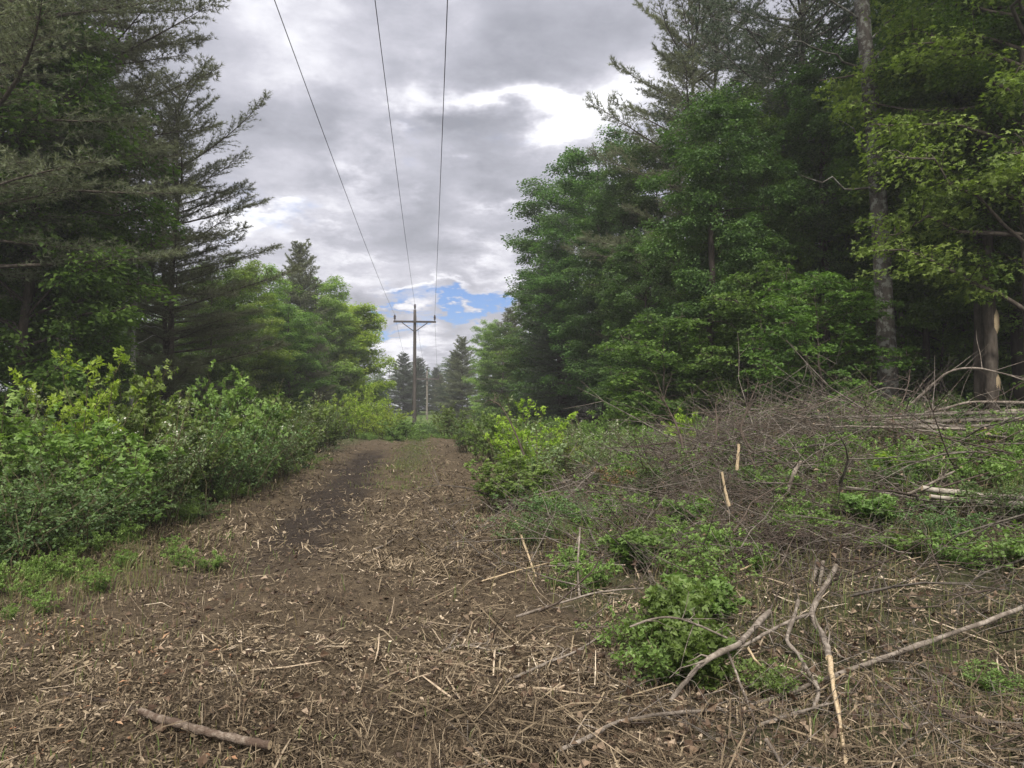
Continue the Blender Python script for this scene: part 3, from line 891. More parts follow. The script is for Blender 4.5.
def simple_trunk(name, label, px, py_top, Y, r0, barkm, group, px_top=None, cat='tree', snags=3, seed=0, crown=None):
    r = np.random.default_rng(seed)
    b = at(px, 400, Y); b[2] = height(b[0], Y) - .15
    top = at(px_top or px, py_top, Y)
    n = 7; t = np.linspace(0, 1, n)[:, None]
    pts = b * (1 - t) + top * t; pts[1:-1, :2] += r.normal(0, r0 * .35, (n - 2, 2))
    o = trunk_tree(name, label, list(pts), list(np.linspace(r0 * 1.25, r0 * .6, n)), barkm, group)
    if snags:
        for k in range(snags):
            u = r.uniform(.25, .95); p = b * (1 - u) + top * u
            az = r.uniform(0, 6.28); L = r.uniform(.5, 1.6)
            mb = MB()
            add_tubes(mb, curve_pts(p, p + np.array([math.cos(az) * L, math.sin(az) * L, r.uniform(-.2, .5)]), 6, .05, .03, r) - pts[0], np.linspace(.018, .005, 6), 4)
            mb.build('limb', M[barkm], o)
    if crown:
        c = MB(); h = (top - pts[0])[2]
        src = RAW['maple_c'][2]
        c.merge(src, loc=(top - pts[0]) - np.array([0, 0, 4.0]), rz=seed, sc=(.55, .55, .6))
        c.build('crown', M[crown], o)
    return o


simple_trunk('birch_tree', 'slim white birch trunk behind the bright sapling on the left', 71, 255, 19.0, .065, 'birch', LW, 78, seed=3, crown='maple')
simple_trunk('birch_tree', 'thin pale birch trunk left of the fork trunked pine', 131, 240, 22.0, .06, 'birch', LW, 138, seed=4)
simple_trunk('maple_tree', 'grey trunk showing under the pines nearest the left edge', 25, 120, 18.5, .14, 'bark', LW, 30, seed=5, crown='maple_dark')
simple_trunk('pine_tree', 'brown bare trunk between the left edge trunk and the slim birch', 46, 60, 19.5, .17, 'bark', LW, 48, seed=6)
simple_trunk('maple_tree', 'stout dark trunk behind the arched branch at the right edge', 981, 80, 16.0, .12, 'bark', RW, 978, seed=7, crown='maple')
o_ = simple_trunk('maple_tree', 'trunk with its bark stripped to pale wood, right of its dark twin', 993, 120, 15.6, .115, 'bark', RW, 990, seed=8, crown='maple')
simple_trunk('maple_tree', 'dark trunk cut by the right edge beyond the stripped trunk', 1024, 100, 16.2, .15, 'bark_dark', RW, 1020, seed=9, crown='maple_dark')
simple_trunk('maple_tree', 'thin dark trunk between the lichen spotted trunk and the twin trunks', 928, 150, 18.0, .07, 'bark_dark', RW, 924, seed=10, crown='maple')
simple_trunk('maple_tree', 'slender grey trunk close beside the lichen spotted one on its right', 902, 90, 19.5, .08, 'bark', RW, 898, seed=11, crown='maple_dark')
simple_trunk('maple_tree', 'dark trunk in the gap left of the lichen spotted one', 826, 150, 20.5, .11, 'bark_dark', RW, 822, seed=12, crown='maple_dark')
simple_trunk('maple_tree', 'dark leaning trunk beneath the layered green maple', 706, 190, 20.0, .09, 'bark_dark', RW, 712, seed=13, crown='maple_dark')
# stripped patches of the twin trunk
for (py0, py1, rr) in ((310, 334, .118), (374, 394, .138)):
    c0 = at(993.0, py1, 15.57) - np.array(o_.location); c1 = at(992.4, py0, 15.57) - np.array(o_.location)
    t = np.linspace(0, 1, 5)[:, None]
    V, F = tubes(c0 * (1 - t) + c1 * t, np.array([rr * .7, rr, rr * 1.02, rr, rr * .7]), 10)
    pm = MB(); pm.add(V, F, .5, 0, True)
    pm.build('bare_wood', M['wood'], o_)


# deep woods behind the front rows: one mass of trunks and leaves each side
def woods(name, label, spots, seed):
    r = np.random.default_rng(seed)
    lowb = broadleaf(91, H=15, R=4.6, z0=1.0, limbs=40, sprays=11, per=30, leaf=.17, trunk_r=.15)
    lowb2 = broadleaf(92, H=12, R=3.8, z0=3.5, limbs=34, sprays=10, per=30, leaf=.17, trunk_r=.12)
    mb = MB(); tb = MB()
    for (x, y, s) in spots:
        t = (lowb, lowb2)[int(r.integers(0, 2))]
        loc = (x, y, float(height(x, y))); rz = r.uniform(0, 6.28)
        mb.merge(t[2], loc, rz, (s, s, s))
        for q in (t[0], t[1]): 
            tb.merge(q, loc, rz, (s, s, s))
    for F in tb.Mi: F[:] = 1
    mb.merge(tb)
    o = mb.build(name, [M['maple_dark'], M['bark_dark']])
    tag(o, label, 'woods', kind='stuff')


r_ = np.random.default_rng(5)
spL, spR = [], []
for y in np.arange(14, 100, 4.2):
    for row in range(3):
        x = -1.25 - .1 * y - (16.5 + row * 4.2) - (4 if y > 60 else 0) + r_.normal(0, .8)
        if y < 60 or row < 2: spL.append((x, y + r_.normal(0, 1), r_.uniform(.65, .85)))
for y in np.arange(16, 92, 4.2):
    for row in range(3):
        x = -1.25 - .1 * y + (17.5 + row * 4.2) + r_.normal(0, .8)
        if y < 30: x = max(x, 13.0 + row * 4)
        spR.append((x, y + 3 + r_.normal(0, 1), r_.uniform(.7, .95)))
for px in range(880, 1240, 45):
    for Y in (26, 31):
        spR.append(((px - 512) / F_PX * Y, Y + r_.normal(0, .7), r_.uniform(.85, 1.15)))
woods('left_woods', 'dark woods behind the pines of the left tree line', spL, 1)
woods('right_woods', 'dark woods behind the right tree line', spR, 2)
far = [((px - 512) / F_PX * 128, 128 + r_.normal(0, 3), r_.uniform(.5, .62)) for px in range(200, 640, 9)]
woods('distant_woods', 'distant woods closing the end of the cleared strip', far, 3)

# ------------------------------------------------------------------ shrubs
SH = {}


def shvar(key, t, leafm, stemm='stem'):
    st, lf = t
    mats = [M[leafm], M['blossom']]
    SH[key] = (st.mesh('stems', M[stemm]), lf.mesh('leaves', mats))


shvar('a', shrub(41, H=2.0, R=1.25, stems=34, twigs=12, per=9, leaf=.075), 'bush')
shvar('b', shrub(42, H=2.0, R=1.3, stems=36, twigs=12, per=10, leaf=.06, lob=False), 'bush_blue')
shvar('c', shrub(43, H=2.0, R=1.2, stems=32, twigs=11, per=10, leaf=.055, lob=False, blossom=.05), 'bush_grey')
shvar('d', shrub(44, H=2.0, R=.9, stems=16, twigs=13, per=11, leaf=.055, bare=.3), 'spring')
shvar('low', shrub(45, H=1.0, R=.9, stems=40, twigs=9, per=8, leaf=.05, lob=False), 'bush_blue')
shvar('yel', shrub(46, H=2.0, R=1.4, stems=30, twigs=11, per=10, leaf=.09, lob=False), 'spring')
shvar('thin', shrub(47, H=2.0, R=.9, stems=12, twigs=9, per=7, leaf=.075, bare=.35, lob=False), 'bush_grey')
shvar('herb', shrub(48, H=.6, R=.42, stems=60, twigs=8, per=7, leaf=.055, lanc=True, bare=.1), 'herb')
shvar('herb2', shrub(49, H=.5, R=.45, stems=34, twigs=7, per=6, leaf=.04, lob=False, bare=.1), 'herb')
shvar('sapl', shrub(50, H=1.0, R=.55, stems=12, twigs=9, per=9, leaf=.065, bare=.3), 'spring')
shvar('red', shrub(51, H=1.0, R=.7, stems=14, twigs=8, per=7, leaf=.05, lob=False, bare=.2), 'red_leaf')


def plant(key, name, label, cat, px, Y, H, W=None, rz=None, group=None, base_h=2.0, loc=None):
    if loc is None:
        x = (px - W_PX / 2) / F_PX * Y; loc = (x, Y)
    z = float(height(loc[0], loc[1]))
    s = H / base_h; w = (W if W else s)
    o = empty(name, (loc[0], loc[1], z), label, cat, group, rz if rz is not None else rng.uniform(0, 6.28), (w, w, s))
    obj('stems', SH[key][0], o); obj('leaves', SH[key][1], o)
    return o


LS = 'shrubs lining the left of the cleared strip'
RS = 'shrubs and plants on the right bank'
SHRUBS = [
 ('c', 30, 10.2, 2.0, 1.0, 'pale flowering shrub below the stout left edge trunk'),
 ('a', -20, 9.0, 1.9, 1.0, 'green shrub cut off by the left edge beside the pale flowering one'),
 ('b', 10, 7.6, 1.2, .85, 'low dark leaved shrub filling the left edge above the grass'),
 ('d', 88, 10.8, 2.9, 1.0, 'tall sapling with glowing yellow green leaves on top of the left thicket'),
 ('a', 100, 9.4, 1.75, 1.0, 'dense green shrub below the glowing yellow green sapling'),
 ('b', 55, 8.3, 1.2, .8, 'low cool green shrub at the foot of the pale flowering one'),
 ('a', 132, 11.8, 2.6, .95, 'leafy shrub with light tips right of the glowing sapling'),
 ('c', 160, 10.6, 1.9, 1.0, 'grey green shrub with pale tips in the middle of the left thicket'),
 ('b', 92, 8.9, .8, .7, 'low round plant at the grass edge under the left thicket'),
 ('a', 178, 12.4, 2.0, 1.0, 'mid green shrub right of the grey green one with pale tips'),
 ('b', 205, 13.2, 2.0, 1.0, 'cool green shrub over the end of the grassy verge'),
 ('low', 186, 11.3, .7, .75, 'low bushy clump where the left verge turns brown'),
 ('a', 238, 15.0, 2.7, 1.0, 'tallest light green shrub below the dull pine boughs'),
 ('c', 262, 16.6, 2.0, 1.0, 'grey shrub right of the tallest light green shrub'),
 ('b', 240, 14.5, 1.2, .75, 'dark low shrub with bluish leaves at the track edge'),
 ('a', 290, 20.0, 2.2, 1.0, 'green shrub halfway along the left edge of the track'),
 ('b', 278, 17.6, 1.4, .9, 'low shrub in front of the halfway green shrub'),
 ('c', 306, 24.0, 2.3, 1.1, 'dull shrub below the small dull pine'),
 ('a', 320, 28.0, 2.2, 1.1, 'soft green shrub where the left verge narrows'),
 ('b', 326, 33.0, 2.3, 1.2, 'hazy shrub just before the crest of the track on the left'),
 ('yel', 352, 41.0, 2.6, 1.3, 'sunlit yellow shrub left of the utility pole foot'),
 ('yel', 372, 46.0, 3.6, 1.3, 'taller sunlit yellow shrub behind the crest'),
 ('yel', 384, 44.0, 2.2, 1.3, 'sunlit yellow shrub touching the foot of the utility pole'),
 ('yel', 338, 49.0, 3.6, 1.4, 'sunlit shrub at the foot of the yellow green tree'),
 ('a', 400, 42.0, 1.5, 1.2, 'low green shrub on the crest in front of the utility pole'),
 ('b', 428, 44.0, 1.8, 1.3, 'low dark shrub on the crest right of the utility pole'),
 ('a', 452, 40.0, 2.0, 1.2, 'green shrub at the far right corner of the track'),
]
for key, px, Y, H, Wd, lab in SHRUBS:
    plant(key, 'sapling' if key == 'd' else 'shrub', lab, 'sapling' if key == 'd' else 'shrub', px, Y, H, Wd, group=LS)
RSH = [
 ('b', 470, 28.0, 1.7, 1.0, 2.0, 'hazy shrub at the far right edge of the track'),
 ('a', 492, 22.0, 1.7, .9, 2.0, 'shrub just left of the tall lime leaved sapling'),
 ('thin', 505, 15.0, 1.9, .9, 2.0, 'thin stemmed yellowish shrub beside the track'),
 ('d', 528, 14.0, 2.0, .9, 2.0, 'tall sapling with lime leaves standing above the right verge'),
 ('thin', 545, 13.0, 1.35, .95, 2.0, 'sparse shrub right of the tall lime leaved sapling'),
 ('c', 575, 14.5, 1.35, .9, 2.0, 'greyish shrub in front of the dark maple foot'),
 ('a', 512, 12.0, 1.0, .8, 2.0, 'green shrub at the left foot of the brush heap'),
 ('thin', 600, 12.6, 1.2, .9, 2.0, 'sparse shrub entangled with the grey twigs'),
 ('c', 628, 15.5, 1.1, .9, 2.0, 'low pale shrub behind the grey twigs'),
 ('low', 548, 10.5, .62, .9, 1.0, 'low green clump left of the dead branch fan'),
 ('sapl', 683, 16.0, 1.15, .95, 1.0, 'small lime sapling on the skyline behind the grey twigs'),
 ('sapl', 568, 15.5, 1.1, .8, 1.0, 'small lime sapling right of the tall lime leaved one'),
 ('low', 800, 15.2, .95, 1.1, 1.0, 'leafy clump behind the purple brush, at the wood edge'),
 ('low', 850, 15.0, .9, 1.2, 1.0, 'leafy clump behind the left end of the stacked poles'),
 ('low', 905, 14.8, .8, 1.2, 1.0, 'leafy clump behind the middle of the stacked poles'),
 ('sapl', 930, 9.8, .32, .8, 1.0, 'bright leafed seedling in front of the stacked poles'),
 ('sapl', 985, 9.6, .3, .8, 1.0, 'yellow green seedling near the right edge before the poles'),
 ('low', 890, 8.6, .42, .55, 1.0, 'green clump left of the two pale logs'),
 ('sapl', 898, 8.9, .36, .9, 1.0, 'yellowish seedling above the green clump by the pale logs'),
 ('low', 1000, 7.2, .5, .6, 1.0, 'green clump under the two pale logs at the right edge'),
 ('low', 945, 7.0, .4, .55, 1.0, 'green clump below the tips of the two pale logs'),
 ('herb2', 1015, 6.2, .4, 1.1, .5, 'leafy weeds cut by the right edge below the pale logs'),
 ('herb2', 960, 6.4, .32, 1.0, .5, 'leafy weeds left of those cut by the right edge'),
 ('herb2', 900, 6.9, .3, 1.0, .5, 'leafy weeds right of the dark root mat'),
 ('herb', 672, 5.0, .58, .8, .6, 'dense bright herb clump beneath the crossing branches'),
 ('herb', 700, 4.5, .42, .7, .6, 'front part clump of herbs touching the curved pale branch'),
 ('herb2', 640, 5.2, .4, .8, .5, 'round leaved herb clump left of the dense bright one'),
 ('herb2', 660, 4.6, .36, .8, .5, 'lower herb clump left of the curved pale branch'),
 ('herb', 700, 5.8, .4, .9, .6, 'herb clump behind the dense bright one'),
 ('herb2', 690, 6.8, .4, 1.1, .5, 'weeds in the twigs above the herb clumps'),
 ('herb', 640, 7.6, .45, 1.0, .6, 'weeds growing through the middle of the twig heap'),
 ('herb2', 735, 8.0, .4, 1.2, .5, 'weeds below the pale upright stake'),
 ('herb2', 800, 7.6, .4, 1.0, .5, 'weeds below the broken pale stub'),
 ('herb2', 840, 8.2, .35, 1.0, .5, 'weeds right of the broken pale stub'),
 ('herb2', 600, 8.8, .4, 1.0, .5, 'weeds between the dead branch fan and the twig heap'),
 ('herb2', 830, 9.8, .4, 1.1, .5, 'weeds at the right foot of the purple brush'),
 ('herb', 870, 7.6, .4, .9, .6, 'weeds left of the thin curving stick'),
 ('herb2', 930, 7.8, .35, 1.1, .5, 'weeds right under the tips of the pale logs'),
 ('low', 860, 10.5, .45, .7, 1.0, 'rounded green clump amid the purple brush'),
 ('low', 950, 10.8, .45, .7, 1.0, 'rounded green clump below the middle of the pole stack'),
 ('herb', 985, 8.8, .35, .9, .6, 'weeds between the pole stack and the pale logs'),
 ('low', 760, 9.4, .5, .7, 1.0, 'green clump between the short pale stake and the broken stub'),
 ('herb', 690, 8.8, .5, .9, .6, 'weeds below the dark forked dead sapling'),
 ('low', 665, 10.8, .7, .8, 1.0, 'green clump inside the grey twigs left of the dead saplings'),
 ('low', 590, 9.8, .55, .7, 1.0, 'green clump just above the dead branch fan'),
 ('low', 530, 9.2, .5, .7, 1.0, 'green clump reaching over the upper arm of the branch fan'),
 ('red', 622, 11.5, .7, .9, 1.0, 'reddish leaved shrublet on top of the twig heap'),
 ('herb2', 772, 4.3, .26, .6, .5, 'small herb tuft between the forked branch arms'),
 ('herb2', 985, 4.4, .14, .55, .5, 'tiny pale green tuft under the long straight stick'),
]
for key, px, Y, H, Wd, bh, lab in RSH:
    nm = {'herb': 'herb_clump', 'herb2': 'weed_clump', 'sapl': 'sapling', 'd': 'sapling'}.get(key, 'shrub')
    plant(key, nm, lab, {'herb_clump': 'herbs', 'weed_clump': 'weeds'}.get(nm, nm), px, Y, H, Wd, group=RS, base_h=bh)


# low continuous growth nobody could count
def undergrowth(name, label, spots, key_list, seed):
    r = np.random.default_rng(seed)
    srcs = {k: shrub(*a, **kw) for k, (a, kw) in key_list.items()}
    keys = list(srcs)
    mb = MB(); tb = MB()
    for x, y, s in spots:
        st, lf = srcs[keys[int(r.integers(0, len(keys)))]]
        loc = (x, y, float(height(x, y))); rz = r.uniform(0, 6.28)
        mb.merge(lf, loc, rz, (s, s, s)); tb.merge(st, loc, rz, (s, s, s))
    for F in tb.Mi: F[:] = 1
    mb.merge(tb)
    return tag(mb.build(name, [M['bush'], M['stem']]), label, 'undergrowth', kind='stuff')


keys_ = {'a': ((61,), dict(H=1.1, R=.8, stems=16, twigs=8, per=8, leaf=.08, lob=False)), 'b': ((62,), dict(H=.8, R=.7, stems=16, twigs=7, per=8, leaf=.07, lob=False))}
spots = []
for y in np.arange(6.5, 42, .8):
    for k in range(3 if y < 20 else 2):
        d = 4.35 + k * 1.3 + r_.normal(0, .35)
        spots.append((-1.25 - .1 * y - d, y, r_.uniform(.7, 1.15)))
for k in range(24):
    spots.append((r_.normal(-4.1, .55), r_.normal(7.6, .9), r_.uniform(.12, .3)))
for k in range(150):
    y = 5 + r_.uniform(0, 1) ** 1.4 * 20; spots.append((-1.25 - .1 * y - 2.9 + r_.normal(0, .45), y, r_.uniform(.14, .36)))
undergrowth('left_undergrowth', 'leafy undergrowth beneath the shrubs on the left', spots, keys_, 4)
spots = []
for y in np.arange(11, 42, 1.0):
    for k in range(3 if y > 16 else 2):
        d = 3.5 + k * 1.5 + r_.normal(0, .35) + (0 if y > 14 else .4)
        if y < 15 and d > 5: continue
        spots.append((-1.25 - .1 * y + d, y, r_.uniform(.5, .85)))
for k in range(420):
    x, y = r_.uniform(.3, 8.2), r_.uniform(5.6, 12.5)
    if track_d(x, y) < 2.4 or y < 6.8 or (3.2 < x < 5.6 and 6.2 < y < 7.9) or float(vnoise(x * .9, y * .9, 55)) < -.05: continue
    spots.append((x, y, r_.uniform(.22, .5)))
for px in np.arange(600, 1090, 16):
    Y = 16.8 + r_.normal(0, .8) - (px - 600) * .003
    spots.append(((px - 512) / F_PX * Y, Y, r_.uniform(.6, .95)))
for k in range(60):
    Y = r_.uniform(21, 30); spots.append(((r_.uniform(600, 1180) - 512) / F_PX * Y, Y, r_.uniform(.9, 1.5)))
for k in range(46):
    Y = r_.uniform(44, 60); spots.append((r_.uniform(-11.5, -1.5) - .08 * (Y - 44), Y, r_.uniform(.9, 1.6)))
for k in range(60):
    Y = r_.uniform(38.5, 44); spots.append((-1.25 - .1 * Y + r_.uniform(-3.6, 3.8), Y, r_.uniform(.25, .6) * (.6 + (Y - 38) * .12)))
undergrowth('right_undergrowth', 'leafy undergrowth along the right bank and beyond the crest', spots, keys_, 5)


# ------------------------------------------------------------------ power line
def pole(name, label, bx, by, h, r0, matk, arm_z, arm_w, arm_t, heading, buried=.4):
    z = float(height(bx, by))
    o = empty(name, (bx, by, z), label, 'utility pole', 'utility poles of the power line', heading)
    mb = MB()
    K = 14; t = np.linspace(0, 1, K)
    P = np.stack([t * 0, t * 0, -buried + (h + buried) * t], 1)
    P = np.vstack([P, [0, 0, h + .03]]); R_ = np.append(r0 * (1 - .38 * t), .01)
    add_tubes(mb, P, R_, 12)
    mb.build('pole', M[matk], o)

    def box(mb, c, s, ry=0.0):
        v = np.array([[x, y, z_] for z_ in (-1, 1) for y in (-1, 1) for x in (-1, 1)], float) * np.array(s) / 2
        cc, q = math.cos(ry), math.sin(ry)
        v = np.stack([v[:, 0] * cc + v[:, 2] * q, v[:, 1], -v[:, 0] * q + v[:, 2] * cc], 1) + np.array(c)
        mb.add(v, [[0, 1, 3, 2], [4, 6, 7, 5], [0, 4, 5, 1], [2, 3, 7, 6], [0, 2, 6, 4], [1, 5, 7, 3]])
    mb = MB(); box(mb, (0, -r0 - .02, arm_z), (arm_w, arm_t, arm_t * 1.2)); mb.build('crossarm', M['pole_wood'], o)
    for s in (-1, 1):
        mb = MB(); a = np.array([s * arm_w * .3, -r0 - .01, arm_z - .07]); b = np.array([0, -r0 * .9 - .01, arm_z - .72])
        add_tubes(mb, np.array([a, (a + b) / 2, b]), [.03, .03, .03], 4, smooth=False); mb.build('brace', M['pole_wood'], o)
    for x, zz in ((-arm_w / 2 + .09, arm_z + .08), (arm_w / 2 - .09, arm_z + .08), (0, h + .0)):
        mb = MB()
        prof = [(0, .03), (.08, .035), (.1, .075), (.16, .08), (.18, .055), (.24, .085), (.29, .085), (.31, .05), (.36, .06), (.4, .045), (.41, .005)]
        P = np.array([(x, -r0 - .02 if x else 0, zz + a) for a, b in prof]); add_tubes(mb, P, [b for a, b in prof], 10)
        mb.build('insulator', M['insul'], o)
    return o, z


M['insul'] = bark_mat('dark_porcelain', (.03, .025, .024), (.05, .04, .04), (.07, .06, .06), bump=0)
M['wire'] = bark_mat('aluminium_wire', (.05, .05, .055), (.07, .07, .075), (.09, .09, .1), bump=0)
PY = 54.0
pb = at(414.5, 400, PY)
ph = at(415, 304, PY)[2] - float(height(pb[0], PY)) - .41
az_arm = at(415, 322, PY)[2] - float(height(pb[0], PY))
hd = math.radians(5.7)
p1o, p1z = pole('utility_pole', 'near wooden utility pole with one dark crossarm and two braces', pb[0], PY, ph, .16, 'pole_wood', az_arm, 3.0, .11, hd)
P2Y = 94.0
pb2 = at(427, 400, P2Y)
p2h = at(427, 371, P2Y)[2] - float(height(pb2[0], P2Y))
p2o, p2z = pole('utility_pole', 'far pale utility pole standing in front of the distant pines', pb2[0], P2Y, p2h, .15, 'pole_far', p2h - 1.0, 3.0, .14, hd)


def wire(label, x_off, a_top, b_top, px_top):
    """from behind the camera to the near pole, then on to the far pole, hanging in two spans"""
    c, s = math.cos(hd), math.sin(hd)
    A = np.array([pb[0] + x_off * c, PY + x_off * s, a_top])
    B = np.array([pb2[0] + x_off * c, P2Y + x_off * s, b_top])
    # the point above the clearing where the wire leaves the photo at its top edge
    Zt = a_top - 1.0
    d = ray(px_top, 0); Yt = (Zt - EYE) / d[2] * d[1]
    T = np.array([d[0] / d[1] * Yt, Yt, Zt])
    u = (A - T)[:2] / (PY - Yt)
    Y0 = -30.0
    S = np.array([A[0] - u[0] * (PY - Y0), Y0, 0])
    # parabola through A, T with equal-height far end
    n = 60; t = np.linspace(0, 1, n)[:, None]
    tT = (Yt - Y0) / (PY - Y0)
    end = a_top - .1
    sag = (a_top * tT + end * (1 - tT) - Zt) / (4 * tT * (1 - tT))
    P = S * (1 - t) + A * t
    P[:, 2] = (end * (1 - t) + a_top * t - 4 * sag * t * (1 - t))[:, 0]
    Q = A * (1 - t) + B * t
    Q[:, 2] -= (4 * 1.3 * t * (1 - t))[:, 0]
    P = np.vstack([P, Q[1:]])
    mb = MB(); add_tubes(mb, P, np.full(len(P), .007), 6)
    tag(mb.build('power_line', M['wire']), label, 'wire', 'wires of the power line')


wa = p1z + az_arm + .49; wb = p2z + p2h - 1.0 + .49
wire('leftmost power line, tied to the left end of the crossarm', -1.41, wa, wb, 275)
wire('middle power line, tied to the very top of the near pole', 0, p1z + ph + .41, p2z + p2h + .41, 375)
wire('rightmost power line, tied to the right end of the crossarm', 1.41, wa, wb, 447)


# ------------------------------------------------------------------ branches and logs one can point at
def spline(P, n):
    P = np.array(P, float); k = len(P)
    t = np.linspace(0, k - 1, n); out = []
    for tv in t:
        i = min(int(tv), k - 2); f = tv - i
        p0 = P[max(i - 1, 0)]; p1 = P[i]; p2 = P[i + 1]; p3 = P[min(i + 2, k - 1)]
        out.append(.5 * ((2 * p1) + (-p0 + p2) * f + (2 * p0 - 5 * p1 + 4 * p2 - p3) * f * f + (-p0 + 3 * p1 - 3 * p2 + p3) * f ** 3))
    return np.array(out)


def rough_tube(mb, pts, radii, n=9, seed=0, amp=.12, mi=0, a=.5, caps=True):
    r = np.random.default_rng(seed)
    K = len(pts)
    R_ = np.asarray(radii, float) * (1 + r.normal(0, amp * .35, K))
    knots = r.choice(K, max(1, K // 7), replace=False); R_[knots] *= 1.18
    V, F = tubes(pts, R_, n)
    C = np.repeat(pts, n, 0)
    V = C + (V - C) * (1 + r.normal(0, amp * .3, (len(V), 1)))
    mb.add(V, F, a, mi, True)
    if caps:
        for e in (0, K - 1):
            ring = V[e * n:(e + 1) * n]; c = ring.mean(0)
            mb.add(np.vstack([ring, c]), [[i, (i + 1) % n, n] for i in range(n)], .6, 1)


def side_twigs(mb, pts, r, count, L0, rad, up=.3, mi=0):
    S = []
    for _ in range(count):
        i = int(r.integers(1, len(pts) - 1)); p = pts[i]; T = nrm(pts[i] - pts[i - 1])
        d = nrm(T * .6 + r.normal(0, .6, 3) + np.array([0, 0, up])); L = L0 * r.uniform(.4, 1.2)
        S.append(np.stack([p, p + d * L * .35 + r.normal(0, .01, 3), p + d * L * .7 + r.normal(0, .02, 3), p + d * L + np.array([0, 0, -.03])]))
    if S: add_tubes(mb, np.array(S), np.tile(np.array([1, .75, .5, .25]) * rad, (len(S), 1)), 4, mi=mi)


def stick(name, label, cat, pix, r0, r1, matk='branch', endk='wood', lift=.0, twigs=0, seed=0, group=None, broken=None, tw_len=.25, seg=4, amp=.14):
    """pix: (px, py, lift) down the branch, traced where it lies; broken: name of a split tip part"""
    r = np.random.default_rng(seed + 1000)
    P = []
    for q in pix:
        l = q[2] if len(q) > 2 else lift
        if len(q) > 3: P.append(at(q[0], q[1], q[3]))
        else: P.append(G(q[0], q[1], l + max(r0, r1) * .8))
    P = np.array(P); base = P[0].copy()
    n = (len(P) - 1) * seg + 1
    pts = spline(P, n); pts[1:-1] += r.normal(0, r0 * .12, (n - 2, 3))
    rad = np.linspace(r0, r1, n)
    o = bpy.data.objects.new(name, None) if broken else None
    mb = MB()
    loc = pts - base
    if broken:
        k = int(n * broken)
        rough_tube(mb, loc[:k + 1], rad[:k + 1], 9, seed, amp)
    else:
        rough_tube(mb, loc, rad, 11 if r0 > .01 else 6, seed, amp * 1.5)
    side_twigs(mb, loc, r, twigs * 2, tw_len, min(.006, r0 * .4))
    if broken:
        COL.objects.link(o); o.location = base; tag(o, label, cat, group)
        mb.build('bark_shaft', [M[matk], M[endk]], o)
        w = MB(); sp = loc[k:]; m = len(sp)
        rough_tube(w, sp, rad[k:] * np.linspace(.85, .5, m), 6, seed + 3, .5)
        for j in range(5):                                        # long splinters
            off = r.normal(0, r0 * .35, 3); e = min(m, max(3, int(m * r.uniform(.5, 1.0))))
            q = sp[:e] + off * np.linspace(.2, 1.2, e)[:, None]
            add_tubes(w, q, np.linspace(r0 * .4, r0 * .1, e), 3, a=r.uniform(.3, .9), smooth=False)
        w.build('split_wood', [M['wood'], M['wood']], o)
        return o
    ob = mb.build(name, [M[matk], M[endk]])
    ob.location = base
    return tag(ob, label, cat, group)


BR = 'cut branches strewn over the right foreground'
stick('forked_branch', 'thick grey branch ending in a long strip of splintered yellow wood', 'branch',
      [(836, 566, .06), (822, 592, .10), (812, 613, .14), (824, 638, .15), (829, 658, .14), (833, 685, .10), (840, 722, .05), (846, 766, .02)], .021, .016, broken=.58, twigs=3, seed=1, group=BR)
stick('branch_stub', 'short broken stub left of the forked branch head', 'branch stub', [(818, 560, .10), (815, 572, .06), (811, 586, .0)], .016, .017, seed=2, group=BR)
stick('branch_stub', 'short broken stub squeezed against the forked branch head', 'branch stub', [(823, 562, .12), (821, 575, .08), (819, 590, .02)], .014, .016, seed=3, group=BR)
stick('curved_branch', 'smooth pale branch curving round the front of the bright herb clump', 'branch',
      [(769, 612, .2), (752, 630, .22), (737, 645, .24), (716, 655, .24), (697, 668, .18), (683, 685, .08), (670, 702, .0)], .019, .011, twigs=2, seed=4, group=BR)
stick('thin_branch', 'thin grey branch running from the fork to the herb clump', 'branch',
      [(812, 613, .15), (792, 620, .2), (768, 632, .22), (745, 645, .22), (722, 652, .2), (690, 668, .1)], .011, .007, twigs=4, seed=5, group=BR)
stick('crooked_branch', 'crooked branch with a yellow split top inside the fork', 'branch',
      [(798, 601, .26), (793, 620, .22), (787, 640, .2), (799, 655, .16), (808, 672, .1), (818, 690, .05), (813, 712, .01)], .012, .010, twigs=1, seed=6, group=BR)
stick('split_piece', 'yellow split piece hanging across the curved branch', 'wood piece', [(748, 648, .2), (757, 662, .14), (767, 672, .08)], .008, .007, 'wood', seed=7, group=BR)
stick('long_stick', 'long straight grey stick reaching to the right edge', 'stick',
      [(1040, 600, .12), (985, 622, .1), (930, 641, .08), (880, 659, .06), (830, 677, .04), (790, 692, .03), (748, 706, .0)], .016, .011, 'branch', twigs=3, seed=8, group=BR)
stick('dark_branch', 'brown branch low in front of the herb clump', 'branch',
      [(555, 752, .01), (588, 738, .03), (612, 724, .05), (640, 718, .06), (672, 713, .05), (716, 710, .03)], .011, .008, 'branch', twigs=5, seed=9, group=BR)
stick('arched_twig', 'slim twig arching over the bright herb clump', 'twig',
      [(630, 627, .42), (652, 619, .46), (676, 618, .46), (700, 626, .4), (727, 638, .3)], .007, .006, twigs=4, seed=10, group=BR)
stick('thin_stick', 'thin stick slanting down right of the herb clump', 'stick', [(728, 652, .22), (737, 675, .14), (746, 698, .06), (753, 716, .0)], .008, .006, seed=11, group=BR)
stick('split_stick', 'flat pale split stick leaning beside the track', 'stick', [(516, 521, .16), (525, 546, .08), (536, 577, .0)], .014, .011, 'wood', seed=12, group=BR)
stick('upright_stick', 'thin peeled stick standing up left of the herb clump', 'stick', [(580, 528, .5), (578, 562, .25), (579, 596, .0)], .010, .010, 'branch', twigs=3, seed=13, group=BR)
